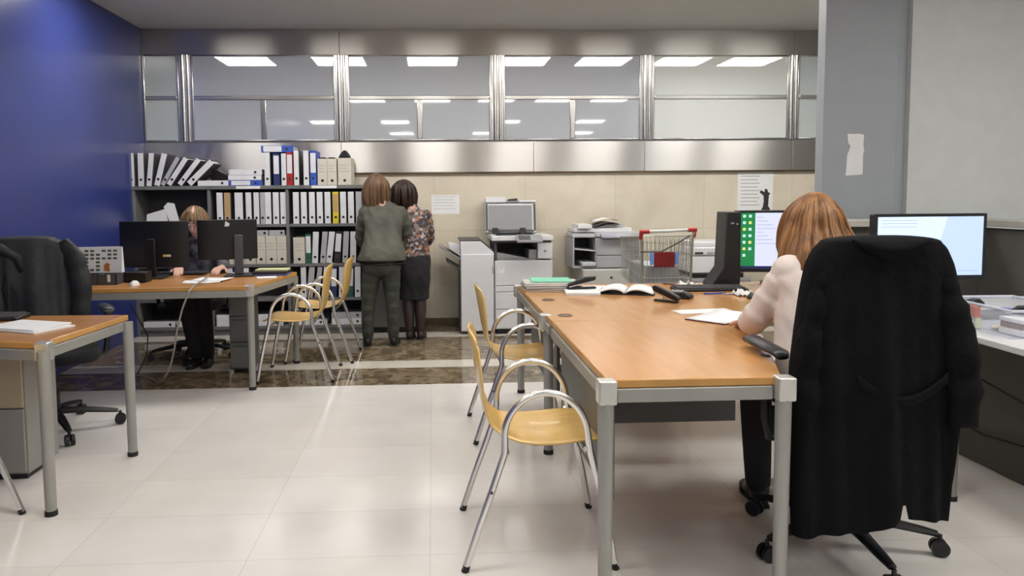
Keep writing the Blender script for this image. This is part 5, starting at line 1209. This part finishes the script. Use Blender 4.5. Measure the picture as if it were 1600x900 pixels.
def jacket1(b):
    loft(b, [(-.452, 6.66, 1.292, .060, .050), (-.445, 6.645, 1.262, .07, .055), (-.44, 6.625, 1.235, .115, .070), (-.44, 6.61, 1.195, .168, .088), (-.44, 6.585, 1.12, .182, .108), (-.44, 6.55, 1.03, .170, .112), (-.44, 6.505, .94, .166, .115), (-.442, 6.465, .86, .190, .128), (-.445, 6.445, .79, .208, .138), (-.445, 6.44, .752, .214, .142)], fold=.006, seed=4)
    limb(b, [(-.595, 6.605, 1.165), (-.63, 6.64, 1.04), (-.645, 6.70, .92), (-.60, 6.82, .87), (-.535, 6.91, .845)], [.064, .058, .054, .050, .040], fold=.004, seed=2)
    limb(b, [(-.285, 6.605, 1.165), (-.25, 6.64, 1.04), (-.235, 6.70, .92), (-.28, 6.82, .87), (-.345, 6.91, .845)], [.064, .058, .054, .050, .040], fold=.004, seed=5)
    for s_ in (-1, 1): b.cap((-.44+s_*.05, 6.60, 1.20), (-.44+s_*.06, 6.53, .80), .03, .035)
blob('jacket', M_olive, W1, jacket1, .007, 5)
def top1(b): b.ell((-.445, 6.443, .728), (.206, .136, .034), seg=24, rings=10)
blob('dark_top', M_black, W1, top1, .008, 3)
def trous1(b):
    loft(b, [(-.45, 6.44, .78, .15, .11), (-.45, 6.44, .72, .165, .12), (-.45, 6.44, .66, .165, .115), (-.45, 6.44, .62, .14, .09)], seed=3)
    for (hx, kx, fx, sd) in ((-.533, -.568, -.578, 1), (-.372, -.362, -.356, 2)): limb(b, [(hx, 6.44, .68), ((hx+kx)/2, 6.435, .55), (kx, 6.425, .40), (fx, 6.42, .24), (fx, 6.42, .09)], [.088, .078, .062, .054, .050], fold=.0025, seed=sd)
blob('trousers', M_olive2, W1, trous1, .008, 5)
for x in (-.578, -.358): 
    s_ = shoe(W1, (x, 6.375, 0), (.12 if x > -.5 else -.12, 1, 0), m=M_shoe)
def prof1(t, a):
    tab = [.004, .058, .092, .110, .116, .118, .118, .114, .106, .092, .07]
    i = int(min(t, .999)*10); f_ = t*10-i; r = tab[i]*(1-f_)+tab[i+1]*f_
    return r, .115-(.2*t*t*10 if t < .1 else .02+(t-.1)/.9*.33)
M_brown = hairmat('brown_hair', (.17, .095, .050), (.085, .045, .022))
hair(W1, H1+Vector((0, -.035, -.005)), prof1, None, M_brown, seed=6, face_open=1.3, locks=80, lock_r=.007)

# -- standing woman in flowered top
W2 = thing('person', 'person in flowered blouse and black skirt, dark bobbed hair, standing right of her colleague', 'person', (-.19, 6.70, 0))
def floral():
    m = bpy.data.materials.new('flowered_cloth'); m.use_nodes = True; nt = m.node_tree; b = nt.nodes['Principled BSDF']; b.inputs['Roughness'].default_value = .8
    tc = nt.nodes.new('ShaderNodeTexCoord'); v = nt.nodes.new('ShaderNodeTexVoronoi'); v.inputs['Scale'].default_value = 44; nt.links.new(tc.outputs['Object'], v.inputs[0])
    r = nt.nodes.new('ShaderNodeValToRGB'); r.color_ramp.interpolation = 'CONSTANT'; e = r.color_ramp.elements
    e[0].position = 0; e[0].color = (.05, .035, .04, 1); e[1].position = .42; e[1].color = (.20, .15, .14, 1)
    for p, c in ((.58, (.38, .14, .05)), (.70, (.10, .10, .11)), (.84, (.40, .35, .33))): q = e.new(p); q.color = (*c, 1)
    s = nt.nodes.new('ShaderNodeSeparateColor'); nt.links.new(v.outputs['Color'], s.inputs[0]); nt.links.new(s.outputs[0], r.inputs[0]); nt.links.new(r.outputs[0], b.inputs['Base Color']); return m
M_flo = floral()
H2 = Vector((-.265, 6.86, 1.345)); F2 = Vector((-.1, 1, -.75)); UU2 = Vector((0, .75, 1))
def body2(b):
    head(b, H2, F2, UU2); b.cap(H2+Vector((0, -.03, -.06)), (-.20, 6.79, 1.19), .046, .055)
    b.cap((-.19, 6.78, 1.09), (-.18, 6.705, .80), .062, .08, flat=(1, 1.25), refup=(0, 1, 0))
    b.cap((-.06, 6.78, 1.12), (-.045, 6.86, .90), .036, .032); b.cap((-.045, 6.86, .90), (-.12, 7.0, .84), .032, .023)
    b.cap((-.31, 6.80, 1.12), (-.30, 6.90, .93), .036, .032); b.cap((-.30, 6.90, .93), (-.24, 7.02, .84), .032, .023)
    hand(b, (-.12, 7.01, .84), (-.2, 1, -.3), (0, .3, 1), .5); hand(b, (-.24, 7.02, .84), (.1, 1, -.3), (0, .3, 1), .5, side=-1)
    for (hx, kx, fx) in ((-.24, -.235, -.225), (-.12, -.12, -.125)): b.cap((hx, 6.70, .74), (kx, 6.69, .42), .075, .050); b.cap((kx, 6.69, .42), (fx, 6.68, .08), .048, .032)
blob('body', M_skin, W2, body2, .007, 6)
def blouse2(b):
    loft(b, [(-.20, 6.82, 1.235, .054, .044), (-.19, 6.805, 1.205, .06, .05), (-.188, 6.795, 1.18, .10, .065), (-.185, 6.785, 1.14, .142, .085), (-.185, 6.77, 1.06, .152, .10), (-.185, 6.735, .95, .138, .10), (-.185, 6.71, .85, .148, .108), (-.185, 6.70, .76, .158, .115)], fold=.005, seed=7)
    for s_ in (-1, 1): limb(b, [(-.185+s_*.122, 6.785, 1.125), (-.185+s_*.145, 6.82, 1.01), (-.185+s_*.148, 6.87, .91), (-.185+s_*.11, 6.93, .87), (-.185+s_*.065, 6.98, .845)], [.058, .053, .050, .044, .036], seed=s_)
blob('blouse', M_flo, W2, blouse2, .007, 4)
def skirt2(b): loft(b, [(-.18, 6.70, .78, .148, .11), (-.18, 6.698, .70, .158, .118), (-.18, 6.695, .58, .156, .115), (-.18, 6.695, .46, .142, .102), (-.18, 6.695, .37, .134, .098)], fold=.004, seed=1)
blob('skirt', M_trous, W2, skirt2, .008, 4)
M_tights = mat('brown_tights', (.045, .028, .028), .5, noise_amt=.15)
for (kx, fx) in ((-.235, -.225), (-.12, -.125)):
    b = MB(); b.cap((kx, 6.69, .40), (kx*.5+fx*.5, 6.675, .27), .054, .054); b.cap((kx*.5+fx*.5, 6.675, .27), (fx, 6.68, .10), .054, .036); b.build('stocking', M_tights, W2, world=True, smooth=180)
    shoe(W2, (fx, 6.64, 0), (.1, 1, 0), m=mat('brown_boots', (.03, .018, .018), .45, noise_amt=.2), h=.16, name='ankle_boot')
def prof2(t, a):
    tab = [.004, .060, .094, .112, .118, .120, .118, .114, .106, .094, .08]
    i = int(min(t, .999)*10); f_ = t*10-i; r = tab[i]*(1-f_)+tab[i+1]*f_
    return r, .115-(.2*t*t*10 if t < .1 else .02+(t-.1)/.9*.27)
hair(W2, H2+Vector((0, -.03, 0)), prof2, None, hairmat('dark_brown_hair', (.045, .022, .014), (.014, .008, .006)), seed=8, face_open=1.3, locks=70, lock_r=.007)

# -- seated woman behind the far left monitors
W4 = thing('person', 'person with brown hair typing behind the two far left monitors', 'person', (-1.93, 6.10, 0))
H4 = Vector((-1.905, 6.02, 1.135)); F4 = Vector((-.05, -1, -.55)); UU4 = Vector((0, -.55, 1))
def body4(b):
    head(b, H4, F4, UU4); b.cap(H4+Vector((0, .03, -.06)), (-1.90, 6.10, .98), .046, .055)
    b.cap((-1.90, 6.12, .91), (-1.93, 6.14, .60), .07, .08, flat=(1, 1.25), refup=(0, 1, 0))
    b.cap((-2.03, 6.10, .94), (-2.09, 6.0, .76), .036, .032); b.cap((-2.09, 6.0, .76), (-1.965, 5.80, .765), .032, .023)
    b.cap((-1.78, 6.10, .94), (-1.69, 6.0, .77), .036, .032); b.cap((-1.69, 6.0, .77), (-1.655, 5.84, .765), .032, .023)
    hand(b, (-1.965, 5.79, .765), (.25, -1, -.05), (0, 0, 1), .5, s=1.05, side=1); hand(b, (-1.655, 5.83, .765), (-.1, -1, -.05), (0, 0, 1), .5, s=1.05, side=-1)
    b.cap((-2.0, 6.12, .53), (-1.93, 5.78, .54), .07, .052); b.cap((-1.93, 5.78, .54), (-1.86, 5.80, .12), .048, .034)
    b.cap((-1.86, 6.12, .53), (-1.80, 5.80, .54), .07, .052); b.cap((-1.80, 5.80, .54), (-1.78, 5.82, .12), .048, .034)
blob('body', M_skin, W4, body4, .006, 6); face(W4, H4, F4, UU4)
def cardi4(b):
    loft(b, [(-1.905, 6.10, 1.00, .06, .05), (-1.905, 6.10, .98, .10, .062), (-1.907, 6.105, .94, .146, .08), (-1.91, 6.115, .87, .158, .10), (-1.915, 6.12, .76, .150, .105), (-1.925, 6.13, .64, .165, .12), (-1.93, 6.13, .57, .17, .12)], seed=9)
    limb(b, [(-2.025, 6.10, .93), (-2.07, 6.05, .84), (-2.092, 5.99, .775), (-2.04, 5.90, .768), (-1.985, 5.835, .768)], [.058, .053, .050, .044, .036]); limb(b, [(-1.785, 6.10, .93), (-1.73, 6.05, .84), (-1.69, 6.0, .78), (-1.67, 5.93, .77), (-1.658, 5.865, .768)], [.058, .053, .050, .044, .036])
def pattern4():
    return mat('black_white_blouse', (.16, .16, .17), .8, nscale=14, col2=(.014, .014, .016))
blob('blouse', pattern4(), W4, cardi4, .008, 5)
def trous4(b):
    b.ell((-1.93, 6.13, .55), (.18, .15, .09)); b.ell((-1.92, 5.98, .50), (.24, .20, .075))
    for (a, k, f_) in (((-2.0, 6.12, .55), (-1.93, 5.78, .55), (-1.86, 5.79, .10)), ((-1.86, 6.12, .55), (-1.80, 5.80, .55), (-1.78, 5.81, .10))): b.cap(a, k, .09, .072); b.cap(k, f_, .068, .056)
blob('trousers', M_trous, W4, trous4, .009, 5)
shoe(W4, (-1.86, 5.86, 0), (-.05, -1, 0), m=M_shoe); shoe(W4, (-1.78, 5.88, 0), (.1, -1, 0), m=M_shoe)
def prof4(t, a):
    tab = [.004, .058, .092, .108, .112, .112, .110, .106, .104, .10, .085]
    i = int(min(t, .999)*10); f_ = t*10-i; r = tab[i]*(1-f_)+tab[i+1]*f_
    return r, .112-(.2*t*t*10 if t < .1 else .02+(t-.1)/.9*.36)
hair(W4, H4+Vector((0, -.008, -.004)), prof4, None, hairmat('golden_brown_hair', (.23, .14, .06), (.09, .05, .022)), seed=12, back=(0, 1), face_open=1.75, locks=90, open_t=.30)
